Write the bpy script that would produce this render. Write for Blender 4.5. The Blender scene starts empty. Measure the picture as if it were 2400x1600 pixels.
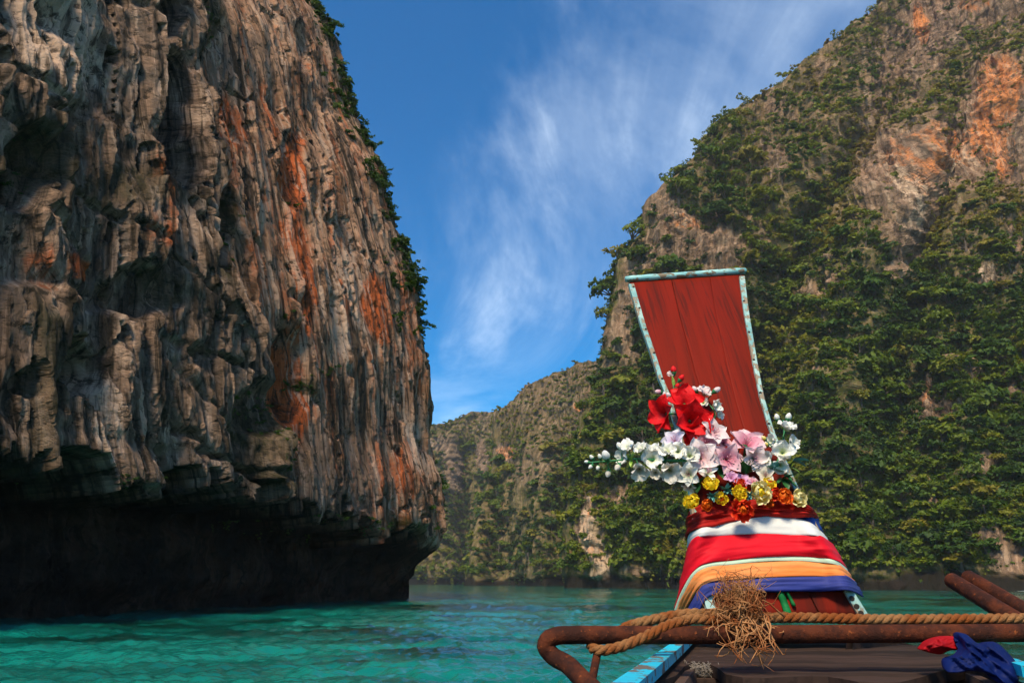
import bpy, math, random
import numpy as np
from mathutils import Vector, Matrix, Quaternion
random.seed(7)
np.random.seed(7)
scene = bpy.context.scene
COL = scene.collection
R = math.radians

# ------------------------------------------------------------------ camera
EYE = 1.7
PITCH = R(18.0)
F = 1733.0                                   # focal length in pixels of a 2400 px wide frame
cam_d = bpy.data.cameras.new('camera')
cam_d.lens = 26.0
cam_d.sensor_width = 36.0
cam_d.clip_start = 0.05
cam_d.clip_end = 5000
cam = bpy.data.objects.new('camera', cam_d)
cam.location = (0, 0, EYE)
cam.rotation_euler = (R(90) + PITCH, 0, 0)
COL.objects.link(cam)
scene.camera = cam

# ------------------------------------------------------------------ sky, sun, exposure
SUN_DIR = Vector((-0.19, -0.57, 0.80)).normalized()       # towards the sun: high and behind the camera
world = bpy.data.worlds.new('World')
scene.world = world
world.use_nodes = True
wn = world.node_tree.nodes
wl = world.node_tree.links
wn.clear()
w_out = wn.new('ShaderNodeOutputWorld')
w_bg = wn.new('ShaderNodeBackground')
sky = wn.new('ShaderNodeTexSky')
sky.sky_type = 'NISHITA'
sky.sun_disc = False
sky.sun_elevation = math.asin(SUN_DIR.z)
sky.sun_rotation = math.atan2(SUN_DIR.x, SUN_DIR.y)
sky.altitude = 0
sky.air_density = 1.0
sky.dust_density = 0.3
sky.ozone_density = 3.0
w_bg.inputs['Strength'].default_value = 0.115
hsv = wn.new('ShaderNodeHueSaturation')
hsv.inputs['Saturation'].default_value = 1.75
hsv.inputs['Value'].default_value = 1.0
wl.new(sky.outputs[0], hsv.inputs['Color'])
# thin cirrus: streaks laid on a plane high above, running away from the viewer
tc = wn.new('ShaderNodeTexCoord')
sep = wn.new('ShaderNodeSeparateXYZ')
wl.new(tc.outputs['Generated'], sep.inputs[0])
addz = wn.new('ShaderNodeMath'); addz.operation = 'ADD'; addz.inputs[1].default_value = 0.12
mz = wn.new('ShaderNodeMath'); mz.operation = 'MAXIMUM'; mz.inputs[1].default_value = 0.0
wl.new(sep.outputs['Z'], mz.inputs[0]); wl.new(mz.outputs[0], addz.inputs[0])
dx = wn.new('ShaderNodeMath'); dx.operation = 'DIVIDE'
dy = wn.new('ShaderNodeMath'); dy.operation = 'DIVIDE'
wl.new(sep.outputs['X'], dx.inputs[0]); wl.new(addz.outputs[0], dx.inputs[1])
wl.new(sep.outputs['Y'], dy.inputs[0]); wl.new(addz.outputs[0], dy.inputs[1])
comb = wn.new('ShaderNodeCombineXYZ')
wl.new(dx.outputs[0], comb.inputs['X']); wl.new(dy.outputs[0], comb.inputs['Y'])


def cloud_layer(rot, scl, loc, detail, lo, hi, dist):
    mp = wn.new('ShaderNodeMapping')
    mp.inputs['Rotation'].default_value = (0, 0, rot)
    mp.inputs['Scale'].default_value = scl
    mp.inputs['Location'].default_value = loc
    wl.new(comb.outputs[0], mp.inputs['Vector'])
    nz = wn.new('ShaderNodeTexNoise')
    nz.inputs['Scale'].default_value = 1.0
    nz.inputs['Detail'].default_value = detail
    nz.inputs['Roughness'].default_value = 0.62
    nz.inputs['Distortion'].default_value = dist
    wl.new(mp.outputs[0], nz.inputs['Vector'])
    mr = wn.new('ShaderNodeMapRange')
    mr.inputs['From Min'].default_value = lo
    mr.inputs['From Max'].default_value = hi
    mr.interpolation_type = 'SMOOTHSTEP'
    wl.new(nz.outputs['Fac'], mr.inputs['Value'])
    return mr.outputs[0]


c1 = cloud_layer(R(-20), (2.1, 0.85, 1), (3.3, 0.4, 0), 10.0, 0.42, 0.76, 0.9)
c2 = cloud_layer(R(8), (1.3, 0.7, 1), (1.1, 7.3, 2), 9.0, 0.38, 0.70, 0.9)
cm = wn.new('ShaderNodeMath'); cm.operation = 'MULTIPLY'
wl.new(c1, cm.inputs[0]); wl.new(c2, cm.inputs[1])
cm2 = wn.new('ShaderNodeMath'); cm2.operation = 'MULTIPLY'; cm2.inputs[1].default_value = 0.48
wl.new(cm.outputs[0], cm2.inputs[0])
cm3 = wn.new('ShaderNodeMath'); cm3.operation = 'MULTIPLY_ADD'; cm3.inputs[1].default_value = 0.17
wl.new(c2, cm3.inputs[0]); wl.new(cm2.outputs[0], cm3.inputs[2])
cm3.use_clamp = True
mixc = wn.new('ShaderNodeMix'); mixc.data_type = 'RGBA'
mixc.inputs['B'].default_value = (8.0, 9.2, 10.4, 1)
wl.new(cm3.outputs[0], mixc.inputs['Factor'])
wl.new(hsv.outputs[0], mixc.inputs['A'])
wl.new(mixc.outputs['Result'], w_bg.inputs['Color'])
wl.new(w_bg.outputs[0], w_out.inputs['Surface'])

sun_d = bpy.data.lights.new('sun', 'SUN')
sun_d.energy = 4.2
sun_d.angle = R(14.0)
sun_d.color = (1.0, 0.85, 0.62)
sun = bpy.data.objects.new('sun', sun_d)
sun.rotation_euler = SUN_DIR.to_track_quat('Z', 'Y').to_euler()
COL.objects.link(sun)

vs = scene.view_settings
vs.view_transform = 'Standard'
vs.look = 'None'
vs.gamma = 1.0
vs.exposure = 0.55
vs.use_curve_mapping = False
scene.cycles.max_bounces = 4
scene.cycles.adaptive_threshold = 0.03
scene.cycles.diffuse_bounces = 2
scene.cycles.glossy_bounces = 2
scene.cycles.transmission_bounces = 3
scene.cycles.transparent_max_bounces = 6
scene.cycles.volume_bounces = 0
scene.cycles.use_denoising = True
scene.cycles.caustics_reflective = False
scene.cycles.caustics_refractive = False

# ------------------------------------------------------------------ helpers
CP, SP = math.cos(PITCH), math.sin(PITCH)


def at(px, py, depth):
    """world point seen at photo pixel px,py, standing depth metres ahead"""
    dx_ = (px - 1200.0) / F
    t = (800.0 - py) / F
    ry = CP - SP * t
    rz = SP + CP * t
    return Vector((dx_ * depth / ry, depth, EYE + rz * depth / ry))


def at_np(px, py, depth):
    t = (800.0 - py) / F
    ry = CP - SP * t
    rz = SP + CP * t
    return (px - 1200.0) / F * depth / ry, depth + 0 * px, EYE + rz * depth / ry


def proj_np(x, y, z):
    zz = z - EYE
    d = y * CP + zz * SP
    v = -y * SP + zz * CP
    d = np.maximum(d, 0.1)
    return 1200 + F * x / d, 800 - F * v / d


def hash3(i, j, k, seed):
    h = (i.astype(np.int64) * 374761393 + j.astype(np.int64) * 668265263 + k.astype(np.int64) * 2147483647 + seed * 1442695041) & 0xFFFFFFFF
    h = ((h ^ (h >> 13)) * 1274126177) & 0xFFFFFFFF
    h = ((h ^ (h >> 16)) * 2246822519) & 0xFFFFFFFF
    h = h ^ (h >> 15)
    return (h & 0xFFFFFF) / float(0xFFFFFF) * 2 - 1


def vnoise(x, y, z, seed=0):
    xi, yi, zi = np.floor(x), np.floor(y), np.floor(z)
    fx, fy, fz = x - xi, y - yi, z - zi
    sx, sy, sz = [f * f * f * (f * (f * 6 - 15) + 10) for f in (fx, fy, fz)]
    r = 0
    for a in (0, 1):
        for b in (0, 1):
            for c in (0, 1):
                w = (sx if a else 1 - sx) * (sy if b else 1 - sy) * (sz if c else 1 - sz)
                r = r + w * hash3(xi + a, yi + b, zi + c, seed)
    return r


def fbm(x, y, z, octaves=4, seed=0, gain=0.5):
    r, a, n = 0, 1.0, 0
    for o in range(octaves):
        r = r + a * vnoise(x * 2 ** o + o * 17.3, y * 2 ** o + o * 5.1, z * 2 ** o - o * 9.7, seed + o)
        n += a
        a *= gain
    return r / n


def ridged(x, y, z, octaves=4, seed=0):
    r, a, n = 0, 1.0, 0
    for o in range(octaves):
        r = r + a * (1 - 2 * np.abs(vnoise(x * 2 ** o + o * 11.3, y * 2 ** o + o * 3.1, z * 2 ** o - o * 7.7, seed + o)))
        n += a
        a *= 0.5
    return r / n


def sstep(a, b, x):
    t = np.clip((x - a) / (b - a), 0, 1)
    return t * t * (3 - 2 * t)


def link(o, parent=None):
    COL.objects.link(o)
    if parent is not None:
        o.parent = parent
    return o


def tag(o, label=None, cat=None, group=None, kind=None):
    if label: o['label'] = label
    if cat: o['category'] = cat
    if group: o['group'] = group
    if kind: o['kind'] = kind
    return o


def empty(name, loc, rot=None):
    o = bpy.data.objects.new(name, None)
    o.empty_display_size = 0.1
    o.location = loc
    if rot is not None:
        o.rotation_mode = 'QUATERNION'
        o.rotation_quaternion = rot
    COL.objects.link(o)
    return o


def mesh_data(name, verts, faces, mat=None, smooth=True):
    m = bpy.data.meshes.new(name)
    m.from_pydata([tuple(v) for v in verts], [], faces)
    if smooth:
        m.polygons.foreach_set('use_smooth', [True] * len(m.polygons))
    if mat: m.materials.append(mat)
    m.update()
    return m


def mesh_obj(name, verts, faces, mat, parent=None, smooth=True):
    return link(bpy.data.objects.new(name, mesh_data(name, verts, faces, mat, smooth)), parent)


def quad_mesh(name, V, Q, mat, smooth=False, attrs=None):
    """fast numpy mesh: V (n,3), Q (m,4)"""
    m = bpy.data.meshes.new(name)
    m.vertices.add(len(V))
    m.vertices.foreach_set('co', V.astype(np.float32).ravel())
    m.loops.add(len(Q) * 4)
    m.loops.foreach_set('vertex_index', Q.astype(np.int32).ravel())
    m.polygons.add(len(Q))
    m.polygons.foreach_set('loop_start', np.arange(0, len(Q) * 4, 4, dtype=np.int32))
    m.polygons.foreach_set('loop_total', np.full(len(Q), 4, dtype=np.int32))
    m.polygons.foreach_set('use_smooth', np.full(len(Q), smooth, dtype=bool))
    m.update(calc_edges=True)
    for k, a in (attrs or {}).items():
        if a.ndim == 1:
            at_ = m.attributes.new(k, 'FLOAT', 'POINT')
            at_.data.foreach_set('value', a.astype(np.float32))
        else:
            at_ = m.attributes.new(k, 'FLOAT_VECTOR', 'POINT')
            at_.data.foreach_set('vector', a.astype(np.float32).ravel())
    m.materials.append(mat)
    return m


def grid_quads(nr, nc):
    i = np.arange(nr - 1)[:, None] * nc + np.arange(nc - 1)[None, :]
    return np.stack([i, i + 1, i + nc + 1, i + nc], -1).reshape(-1, 4)


# ---- materials
class NT:
    """small node-tree writer"""
    def __init__(self, name):
        self.m = bpy.data.materials.new(name)
        self.m.use_nodes = True
        self.n = self.m.node_tree.nodes
        self.l = self.m.node_tree.links
        self.n.clear()
        self.out = self.n.new('ShaderNodeOutputMaterial')
        self.b = self.n.new('ShaderNodeBsdfPrincipled')
        self.l.new(self.b.outputs[0], self.out.inputs['Surface'])

    def put(self, sock, v):
        if hasattr(v, 'is_output') or isinstance(v, bpy.types.NodeSocket):
            self.l.new(v, sock)
        elif isinstance(v, (tuple, list)) and len(v) == 3 and sock.type == 'RGBA':
            sock.default_value = (*v, 1)
        else:
            sock.default_value = v

    def coords(self, kind='Object', scale=(1, 1, 1), rot=(0, 0, 0), src=None):
        if src is None:
            t = self.n.new('ShaderNodeTexCoord')
            src = t.outputs[kind]
        mp = self.n.new('ShaderNodeMapping')
        mp.inputs['Scale'].default_value = scale
        mp.inputs['Rotation'].default_value = rot
        self.l.new(src, mp.inputs['Vector'])
        return mp.outputs[0]

    def attr(self, name, kind='GEOMETRY', out='Fac'):
        a = self.n.new('ShaderNodeAttribute')
        a.attribute_name = name
        a.attribute_type = kind
        return a.outputs[out]

    def noise(self, vec, scale=1.0, detail=4, rough=0.55, dist=0.0):
        x = self.n.new('ShaderNodeTexNoise')
        x.inputs['Scale'].default_value = scale
        x.inputs['Detail'].default_value = detail
        x.inputs['Roughness'].default_value = rough
        x.inputs['Distortion'].default_value = dist
        if vec is not None: self.l.new(vec, x.inputs['Vector'])
        return x.outputs['Fac']

    def voronoi(self, vec, scale, feature='F1'):
        x = self.n.new('ShaderNodeTexVoronoi')
        x.feature = feature
        x.inputs['Scale'].default_value = scale
        self.l.new(vec, x.inputs['Vector'])
        return x.outputs['Distance']

    def ramp(self, v, lo, hi, a=0.0, b=1.0):
        x = self.n.new('ShaderNodeMapRange')
        x.interpolation_type = 'SMOOTHSTEP'
        x.inputs['From Min'].default_value = lo
        x.inputs['From Max'].default_value = hi
        x.inputs['To Min'].default_value = a
        x.inputs['To Max'].default_value = b
        self.l.new(v, x.inputs['Value'])
        return x.outputs[0]

    def math(self, op, a, b=0.0, c=None, clamp=False):
        x = self.n.new('ShaderNodeMath')
        x.operation = op
        x.use_clamp = clamp
        self.put(x.inputs[0], a)
        self.put(x.inputs[1], b)
        if c is not None: self.put(x.inputs[2], c)
        return x.outputs[0]

    def mix(self, f, a, b, mode='MIX'):
        x = self.n.new('ShaderNodeMix')
        x.data_type = 'RGBA'
        x.blend_type = mode
        self.put(x.inputs['Factor'], f)
        self.put(x.inputs['A'], a)
        self.put(x.inputs['B'], b)
        return x.outputs['Result']

    def bump(self, h, strength=0.5, dist=0.05, normal=None):
        x = self.n.new('ShaderNodeBump')
        x.inputs['Strength'].default_value = strength
        x.inputs['Distance'].default_value = dist
        self.l.new(h, x.inputs['Height'])
        if normal is not None: self.l.new(normal, x.inputs['Normal'])
        return x.outputs[0]

    def set(self, **kw):
        names = dict(color='Base Color', rough='Roughness', metal='Metallic', spec='Specular IOR Level', ior='IOR', normal='Normal', sheen='Sheen Weight', coat='Coat Weight')
        for k, v in kw.items():
            self.put(self.b.inputs[names[k]], v)
        return self.m

# ------------------------------------------------------------------ sea
def water_material():
    t = NT('sea_water')
    big = t.noise(t.coords('Object', (0.035, 0.10, 1)), 1.0, 4, 0.55, 0.6)
    mid = t.noise(t.coords('Object', (0.16, 0.42, 1)), 1.0, 3, 0.5, 0.3)
    m = t.math('ADD', t.math('MULTIPLY', big, 0.62), t.math('MULTIPLY', mid, 0.38))
    c = t.mix(t.ramp(m, 0.40, 0.58), (0.002, 0.026, 0.020), (0.003, 0.145, 0.115))
    w2 = t.noise(t.coords('Object', (4.5, 7.5, 1), (0, 0, -0.3)), 1.0, 3, 0.6, 0.4)
    return t.set(color=c, rough=0.07, ior=1.33, spec=1.0, normal=t.bump(w2, 0.6, 0.06))


MAT_SEA = water_material()
# one round sheet, finest in front of the boat where the ripples can be seen
ang = np.concatenate([np.linspace(-180, -46, 40)[:-1], np.linspace(-46, 46, 520), np.linspace(46, 180, 40)[1:]])
tang = np.concatenate([np.linspace(0.95, 0.165, 40), np.linspace(0.16, 0.012, 400), np.geomspace(0.0117, 0.0018, 34)])
rad = EYE / tang
aa, rr = np.meshgrid(np.radians(ang), rad)
gx, gy = rr * np.sin(aa), rr * np.cos(aa)
cell = np.gradient(rad)[:, None] + 0 * rr
def wave(wl, amp, seed, rot, sx=0.6):
    c_, s_ = math.cos(rot), math.sin(rot)
    X_, Y_ = (gx * c_ + gy * s_) * sx / wl, (-gx * s_ + gy * c_) / wl
    return amp * fbm(X_, Y_, 0 * gx, 2, seed) * np.clip(1.6 * wl / cell, 0, 1)
gz = wave(2.6, 0.17, 501, 0.25) + wave(0.9, 0.13, 503, -0.2) + wave(0.42, 0.085, 507, 0.35, 0.7) + wave(0.2, 0.052, 511, -0.5, 0.8)
V = np.stack([gx.ravel(), gy.ravel(), gz.ravel()], -1)
sea = link(bpy.data.objects.new('sea', quad_mesh('sea', V, grid_quads(len(rad), len(ang)), MAT_SEA, True)))
tag(sea, 'clear turquoise green sea water with rippled surface', 'sea', kind='structure')


# ------------------------------------------------------------------ rock
def rock_material(name, brown, tan, grey, orange, pale, dark, moss, streak=1.0, fine=1.0):
    t = NT(name)
    w = t.attr('wallco', out='Vector')
    blotch = t.noise(t.coords(src=w, scale=(0.30 * fine, 0.20 * fine, 1)), 1.0, 6, 0.62, 0.8)
    s1 = t.noise(t.coords(src=w, scale=(0.62 * fine, 0.055 * fine, 1)), 1.0, 5, 0.6, 0.5)
    s2 = t.noise(t.coords(src=w, scale=(2.4 * fine, 0.16 * fine, 1)), 1.0, 4, 0.6, 0.4)
    s3 = t.noise(t.coords(src=w, scale=(0.36 * fine, 0.04 * fine, 3)), 1.0, 5, 0.65, 0.6)
    pit = t.noise(t.coords(src=w, scale=(2.6 * fine, 1.8 * fine, 1)), 1.0, 6, 0.7, 0.3)
    c = t.mix(t.ramp(blotch, 0.36, 0.64), brown, tan)
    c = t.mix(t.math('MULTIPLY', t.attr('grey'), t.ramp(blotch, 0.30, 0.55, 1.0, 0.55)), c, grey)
    c = t.mix(t.ramp(t.math('ADD', t.attr('pale'), t.math('ADD', t.math('MULTIPLY', s2, 1.2), t.math('MULTIPLY', pit, 1.0))), 1.45, 1.95), c, pale)
    o = t.ramp(t.math('ADD', t.attr('orange'), t.math('ADD', t.math('MULTIPLY', s1, 1.6), t.math('MULTIPLY', pit, 0.8))), 1.50, 1.95)
    c = t.mix(o, c, orange)
    c = t.mix(t.ramp(s2, 0.52, 0.63, 0.0, 0.60 * streak), c, pale)
    c = t.mix(t.ramp(s3, 0.53, 0.62, 0.0, 0.88 * streak), c, dark)
    c = t.mix(t.ramp(s2, 0.36, 0.46, 0.75 * streak, 0.0), c, dark)
    c = t.mix(t.ramp(pit, 0.36, 0.47, 0.85 if fine > 0.9 else 0.5, 0.0), c, dark)
    c = t.mix(t.math('MULTIPLY', t.attr('moss'), t.ramp(pit, 0.35, 0.6, 0.4, 1.0), clamp=True), c, moss)
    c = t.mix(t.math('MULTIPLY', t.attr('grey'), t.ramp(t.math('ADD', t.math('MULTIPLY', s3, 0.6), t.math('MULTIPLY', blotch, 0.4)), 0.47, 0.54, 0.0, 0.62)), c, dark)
    c = t.mix(t.attr('wet_shade'), c, (0.010, 0.009, 0.008))  # near-black: wet waterline rock plus the undercut's shade painted into the colour
    h = t.math('ADD', pit, t.math('MULTIPLY', s2, 0.7))
    return t.set(color=c, rough=0.95, spec=0.04, normal=t.bump(h, 0.9, 0.5))


ROCK = dict(brown=(0.17, 0.088, 0.050), tan=(0.46, 0.265, 0.165), grey=(0.150, 0.122, 0.098), orange=(0.42, 0.098, 0.030),
            pale=(0.52, 0.36, 0.26), dark=(0.026, 0.022, 0.016), moss=(0.020, 0.026, 0.008))
MAT_CLIFF = rock_material('limestone_streaked', **ROCK)
MAT_MOUNT = rock_material('limestone_mountain', brown=(0.13, 0.080, 0.048), tan=(0.33, 0.19, 0.115), grey=(0.20, 0.155, 0.118), orange=(0.58, 0.20, 0.060),
                          pale=(0.50, 0.35, 0.23), dark=(0.045, 0.034, 0.022), moss=(0.055, 0.070, 0.014), streak=0.75, fine=0.45)


def blobs(px, py, lst, warp=None):
    """soft patches given as (px, py, rx, ry, amount)"""
    r = np.zeros_like(px)
    if warp is not None:
        px = px + warp[0]; py = py + warp[1]
    for (cx, cy, rx, ry, a) in lst:
        d = ((px - cx) / rx) ** 2 + ((py - cy) / ry) ** 2
        r = np.maximum(r, a * sstep(1.6, 0.35, d))
    return r


def wall_normals(X, Y, Z):
    P = np.stack([X, Y, Z], -1)
    du = np.gradient(P, axis=1)
    dv = np.gradient(P, axis=0)
    n = np.cross(du, dv)
    n /= np.maximum(np.linalg.norm(n, axis=-1, keepdims=True), 1e-9)
    return n


def smooth_grid(A, k):
    for _ in range(k):
        B = A.copy()
        B[1:-1] = (A[:-2] + 2 * A[1:-1] + A[2:]) / 4
        A = B.copy()
        A[:, 1:-1] = (B[:, :-2] + 2 * B[:, 1:-1] + B[:, 2:]) / 4
    return A


def finish_wall(name, X, Y, Z, wallco, masks, mat):
    V = np.stack([X.ravel(), Y.ravel(), Z.ravel()], -1)
    at_ = {k: np.clip(m, 0, 1).ravel() for k, m in masks.items()}
    for k in ('orange', 'grey', 'pale', 'moss', 'wet_shade'):
        at_.setdefault(k, np.zeros(len(V)))
    at_['wallco'] = wallco.reshape(-1, 3)
    me = quad_mesh(name, V, grid_quads(*X.shape), mat, False, at_)
    return link(bpy.data.objects.new(name, me))


# ---- the near cliff on the left: overhanging wall with a tidal notch worn into its foot
NC, NR = 440, 640
edge_y = np.array([-120, 0, 61, 153, 255, 347, 408, 541, 633, 735, 847, 1020, 1122, 1265, 1400.])
edge_x = np.array([700, 728, 762, 792, 818, 868, 892, 925, 952, 972, 990, 998, 1022, 1030, 1030.])
u = np.linspace(0, 1, NC)
v = np.linspace(0, 1, NR)
uu, vv = np.meshgrid(u, v)
Y0 = 30 + uu * 0
py_bottom = np.interp(u, [0, 1], [1545, 1445])[None, :]
py_ = py_bottom + (-150 - py_bottom) * vv
ex = np.interp(py_, edge_y, edge_x)
px_ = -420 + (ex + 420) * uu
fr = (px_ / ex)
inv = (1 - fr) / 30.0 + fr / 80.0
Yd = 1 / inv
X, Y, Z = at_np(px_, py_, Yd)
# round the far corner and run back behind
nb = 40
k = np.arange(1, nb + 1)
ang = np.clip(k / 14.0, 0, 1) * R(112)
step = np.where(k < 16, 0.45, 2.2)
bx = np.cumsum(np.cos(R(74) + ang) * step)
by = np.cumsum(np.sin(R(74) + ang) * step)
X = np.concatenate([X, X[:, -1:] + bx[None, :]], 1)
Y = np.concatenate([Y, Y[:, -1:] + by[None, :]], 1)
Z = np.concatenate([Z, np.repeat(Z[:, -1:], nb, 1)], 1)
PX, PY = proj_np(X, Y, Z)
arc = np.concatenate([np.zeros((NR, 1)), np.cumsum(np.hypot(np.diff(X, axis=1), np.diff(Y, axis=1)), 1)], 1)
arc = arc - arc[:, NC - 1:NC]                       # metres from the corner
al = Y * 0.97 + X * 0.24 + 0.9 * fbm(X / 9, Y / 9, Z / 14, 2, 7)
Nn = wall_normals(X, Y, Z)
if Nn[NR // 2, NC // 2, 0] < 0: Nn = -Nn
Nh = Nn.copy(); Nh[..., 2] *= 0.3
Nh /= np.linalg.norm(Nh, axis=-1, keepdims=True)
wx = 60 * fbm(PX / 160, PY / 160, 0 * PX, 3, 51)
wy = 90 * fbm(PX / 160, PY / 160, 0 * PX, 3, 61)
Zw = Z + 2.5 * fbm(al / 5, Z / 9, 0 * Z, 3, 3)
d = 1.9 * fbm(al / 14, Z / 26, 0 * Z + 2, 3, 11)
d += 1.0 * ridged(al / 5.5, Zw / 30, 0 * Z, 3, 21)                 # hanging columns
d += 0.85 * ridged(al / 1.9, Zw / 15, 0 * Z, 3, 31)                 # flutes
d += 0.30 * fbm(al / 1.2, Z / 2.4, 0 * Z, 4, 41)
d += 0.42 * ridged(al / 0.62, Zw / 7.5, 0 * Z, 2, 47)
d -= 0.9 * sstep(0.35, 0.62, fbm(al / 1.1, Z / 1.9, 0 * Z + 9, 3, 49))
d = 0.80 * d + 0.20 * np.round(d / 0.55 + 0.5 * fbm(al / 3, Z / 3, 0 * Z, 2, 45)) * 0.55            # broken faces with sharp edges
d -= 0.7 * sstep(0.06, 0.0, np.abs(vnoise(al / 1.7 + Z / 60, Z / 16, 0 * Z, 46)))
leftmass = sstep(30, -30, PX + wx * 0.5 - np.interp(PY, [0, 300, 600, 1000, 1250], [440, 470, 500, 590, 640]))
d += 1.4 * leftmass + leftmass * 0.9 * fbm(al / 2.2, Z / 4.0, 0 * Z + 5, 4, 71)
d -= 4.5 * blobs(PX, PY, [(372, 270, 46, 120, 1), (385, 380, 30, 70, .8), (20, 420, 50, 90, .6), (130, 880, 60, 70, .55), (345, 45, 30, 60, .6), (480, 510, 26, 170, .55),
                           (1000, 95, 5, 5, 0)], (wx * .5, wy * .4))
d -= 2.2 * blobs(PX, PY, [(655, 870, 45, 110, 1), (680, 400, 30, 90, .7), (540, 960, 60, 60, .6), (260, 700, 60, 60, .6), (700, 120, 20, 60, .7)], (wx * .3, wy * .3))
# eroded ledge lines crossing the wall
led = vnoise(al / 9 + Z / 7, Z / 5.5, 0 * Z, 81)
d -= 0.45 * sstep(0.14, 0.0, np.abs(led)) * sstep(6, 12, Z) * (0.25 + 0.75 * leftmass)
d *= 1 - 0.30 * (1 - leftmass)
# tidal notch
zn = 6.3 + 0.9 * fbm(al / 4, 0 * Z, 0 * Z, 3, 91) + np.interp(arc, [-60, -30, -8, 0], [1.0, 0.7, 0.0, 0.3])
drip = 2.2 * np.maximum(0, ridged(al / 1.3, 0 * Z, 0 * Z + 3, 3, 95) - 0.15)
drip += 0.9 * np.maximum(0, ridged(al / 0.55, 0 * Z, 0 * Z + 6, 2, 98)) * sstep(-0.2, 0.5, fbm(al / 3, 0 * Z, 0 * Z + 2, 2, 94))
ze = zn - drip
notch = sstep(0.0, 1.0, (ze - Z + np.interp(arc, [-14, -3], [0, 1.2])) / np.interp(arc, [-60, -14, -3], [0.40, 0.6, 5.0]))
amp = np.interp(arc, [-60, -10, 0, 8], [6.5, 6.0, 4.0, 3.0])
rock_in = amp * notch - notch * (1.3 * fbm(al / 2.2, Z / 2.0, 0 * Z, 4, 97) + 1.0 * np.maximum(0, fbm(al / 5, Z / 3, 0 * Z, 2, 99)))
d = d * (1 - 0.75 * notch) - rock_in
d -= 0.9 * sstep(2.0, 0.2, Z)
X = X + Nh[..., 0] * d; Y = Y + Nh[..., 1] * d; Z = Z + Nh[..., 2] * d * (1 - notch)
LEFT = (X.copy(), Y.copy(), Z.copy(), PX, PY)
wco = np.stack([al, Z, d * 0.6], -1)
tanband = 1 - leftmass
orange = blobs(PX, PY, [(690, 400, 34, 110, .95), (655, 900, 52, 150, 1), (690, 620, 40, 150, .75), (880, 720, 30, 120, .8), (510, 340, 60, 110, .6), (640, 270, 70, 80, .45), (560, 640, 50, 150, .45),
                        (330, 440, 60, 120, .55), (120, 640, 45, 40, .8), (945, 1080, 40, 90, .6), (600, 1180, 60, 90, .4), (830, 460, 90, 150, .35), (740, 950, 60, 120, .4), (300, 560, 60, 60, .5), (60, 640, 30, 60, .5)],
               (wx * 0.5, wy))
orange = np.maximum(orange * 0.92, 0.30 * tanband)
pale = blobs(PX, PY, [(60, 110, 120, 140, .95), (170, 960, 40, 150, .9), (150, 1130, 70, 60, .6), (820, 700, 60, 170, .6), (150, 180, 90, 60, .9), (700, 620, 90, 150, .35), (340, 1080, 30, 80, .7), (960, 1040, 30, 60, .7), (230, 340, 60, 60, .3)], (wx * .5, wy * .5))
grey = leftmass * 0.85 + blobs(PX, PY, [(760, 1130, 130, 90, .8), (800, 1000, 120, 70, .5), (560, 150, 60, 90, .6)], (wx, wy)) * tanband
moss = blobs(PX, PY, [(490, 540, 30, 190, .9), (530, 1000, 70, 70, .8), (30, 400, 70, 100, .7), (250, 470, 160, 50, .6), (590, 1060, 120, 40, .6), (700, 900, 20, 20, .9), (455, 60, 30, 80, .8), (30, 900, 40, 200, .6), (330, 700, 60, 50, .6)], (wx, wy * .6))
edge_moss = sstep(-5, 1, arc) * sstep(1180, 900, PY) * 0.55
lip = sstep(1.3, 0.0, np.abs(Z - zn - 0.2)) * sstep(0.05, 0.35, fbm(al / 7, 0 * Z, 0 * Z + 8, 2, 111))
moss = np.maximum(np.maximum(moss, edge_moss), lip * 0.9)
wet_shade = sstep(0.5, -0.4, Z - ze) * (0.93 + 0.12 * fbm(al / 3, Z / 2, 0 * Z, 3, 121))  # dark tidal rock, deepened to paint shade over the whole notch
cliff_left = finish_wall('cliff_left', X, Y, Z, wco, dict(orange=orange, pale=pale, grey=grey, moss=moss, wet_shade=wet_shade), MAT_CLIFF)
tag(cliff_left, 'towering streaked orange and grey limestone cliff with dark undercut foot beside the water', 'cliff', kind='structure')


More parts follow.
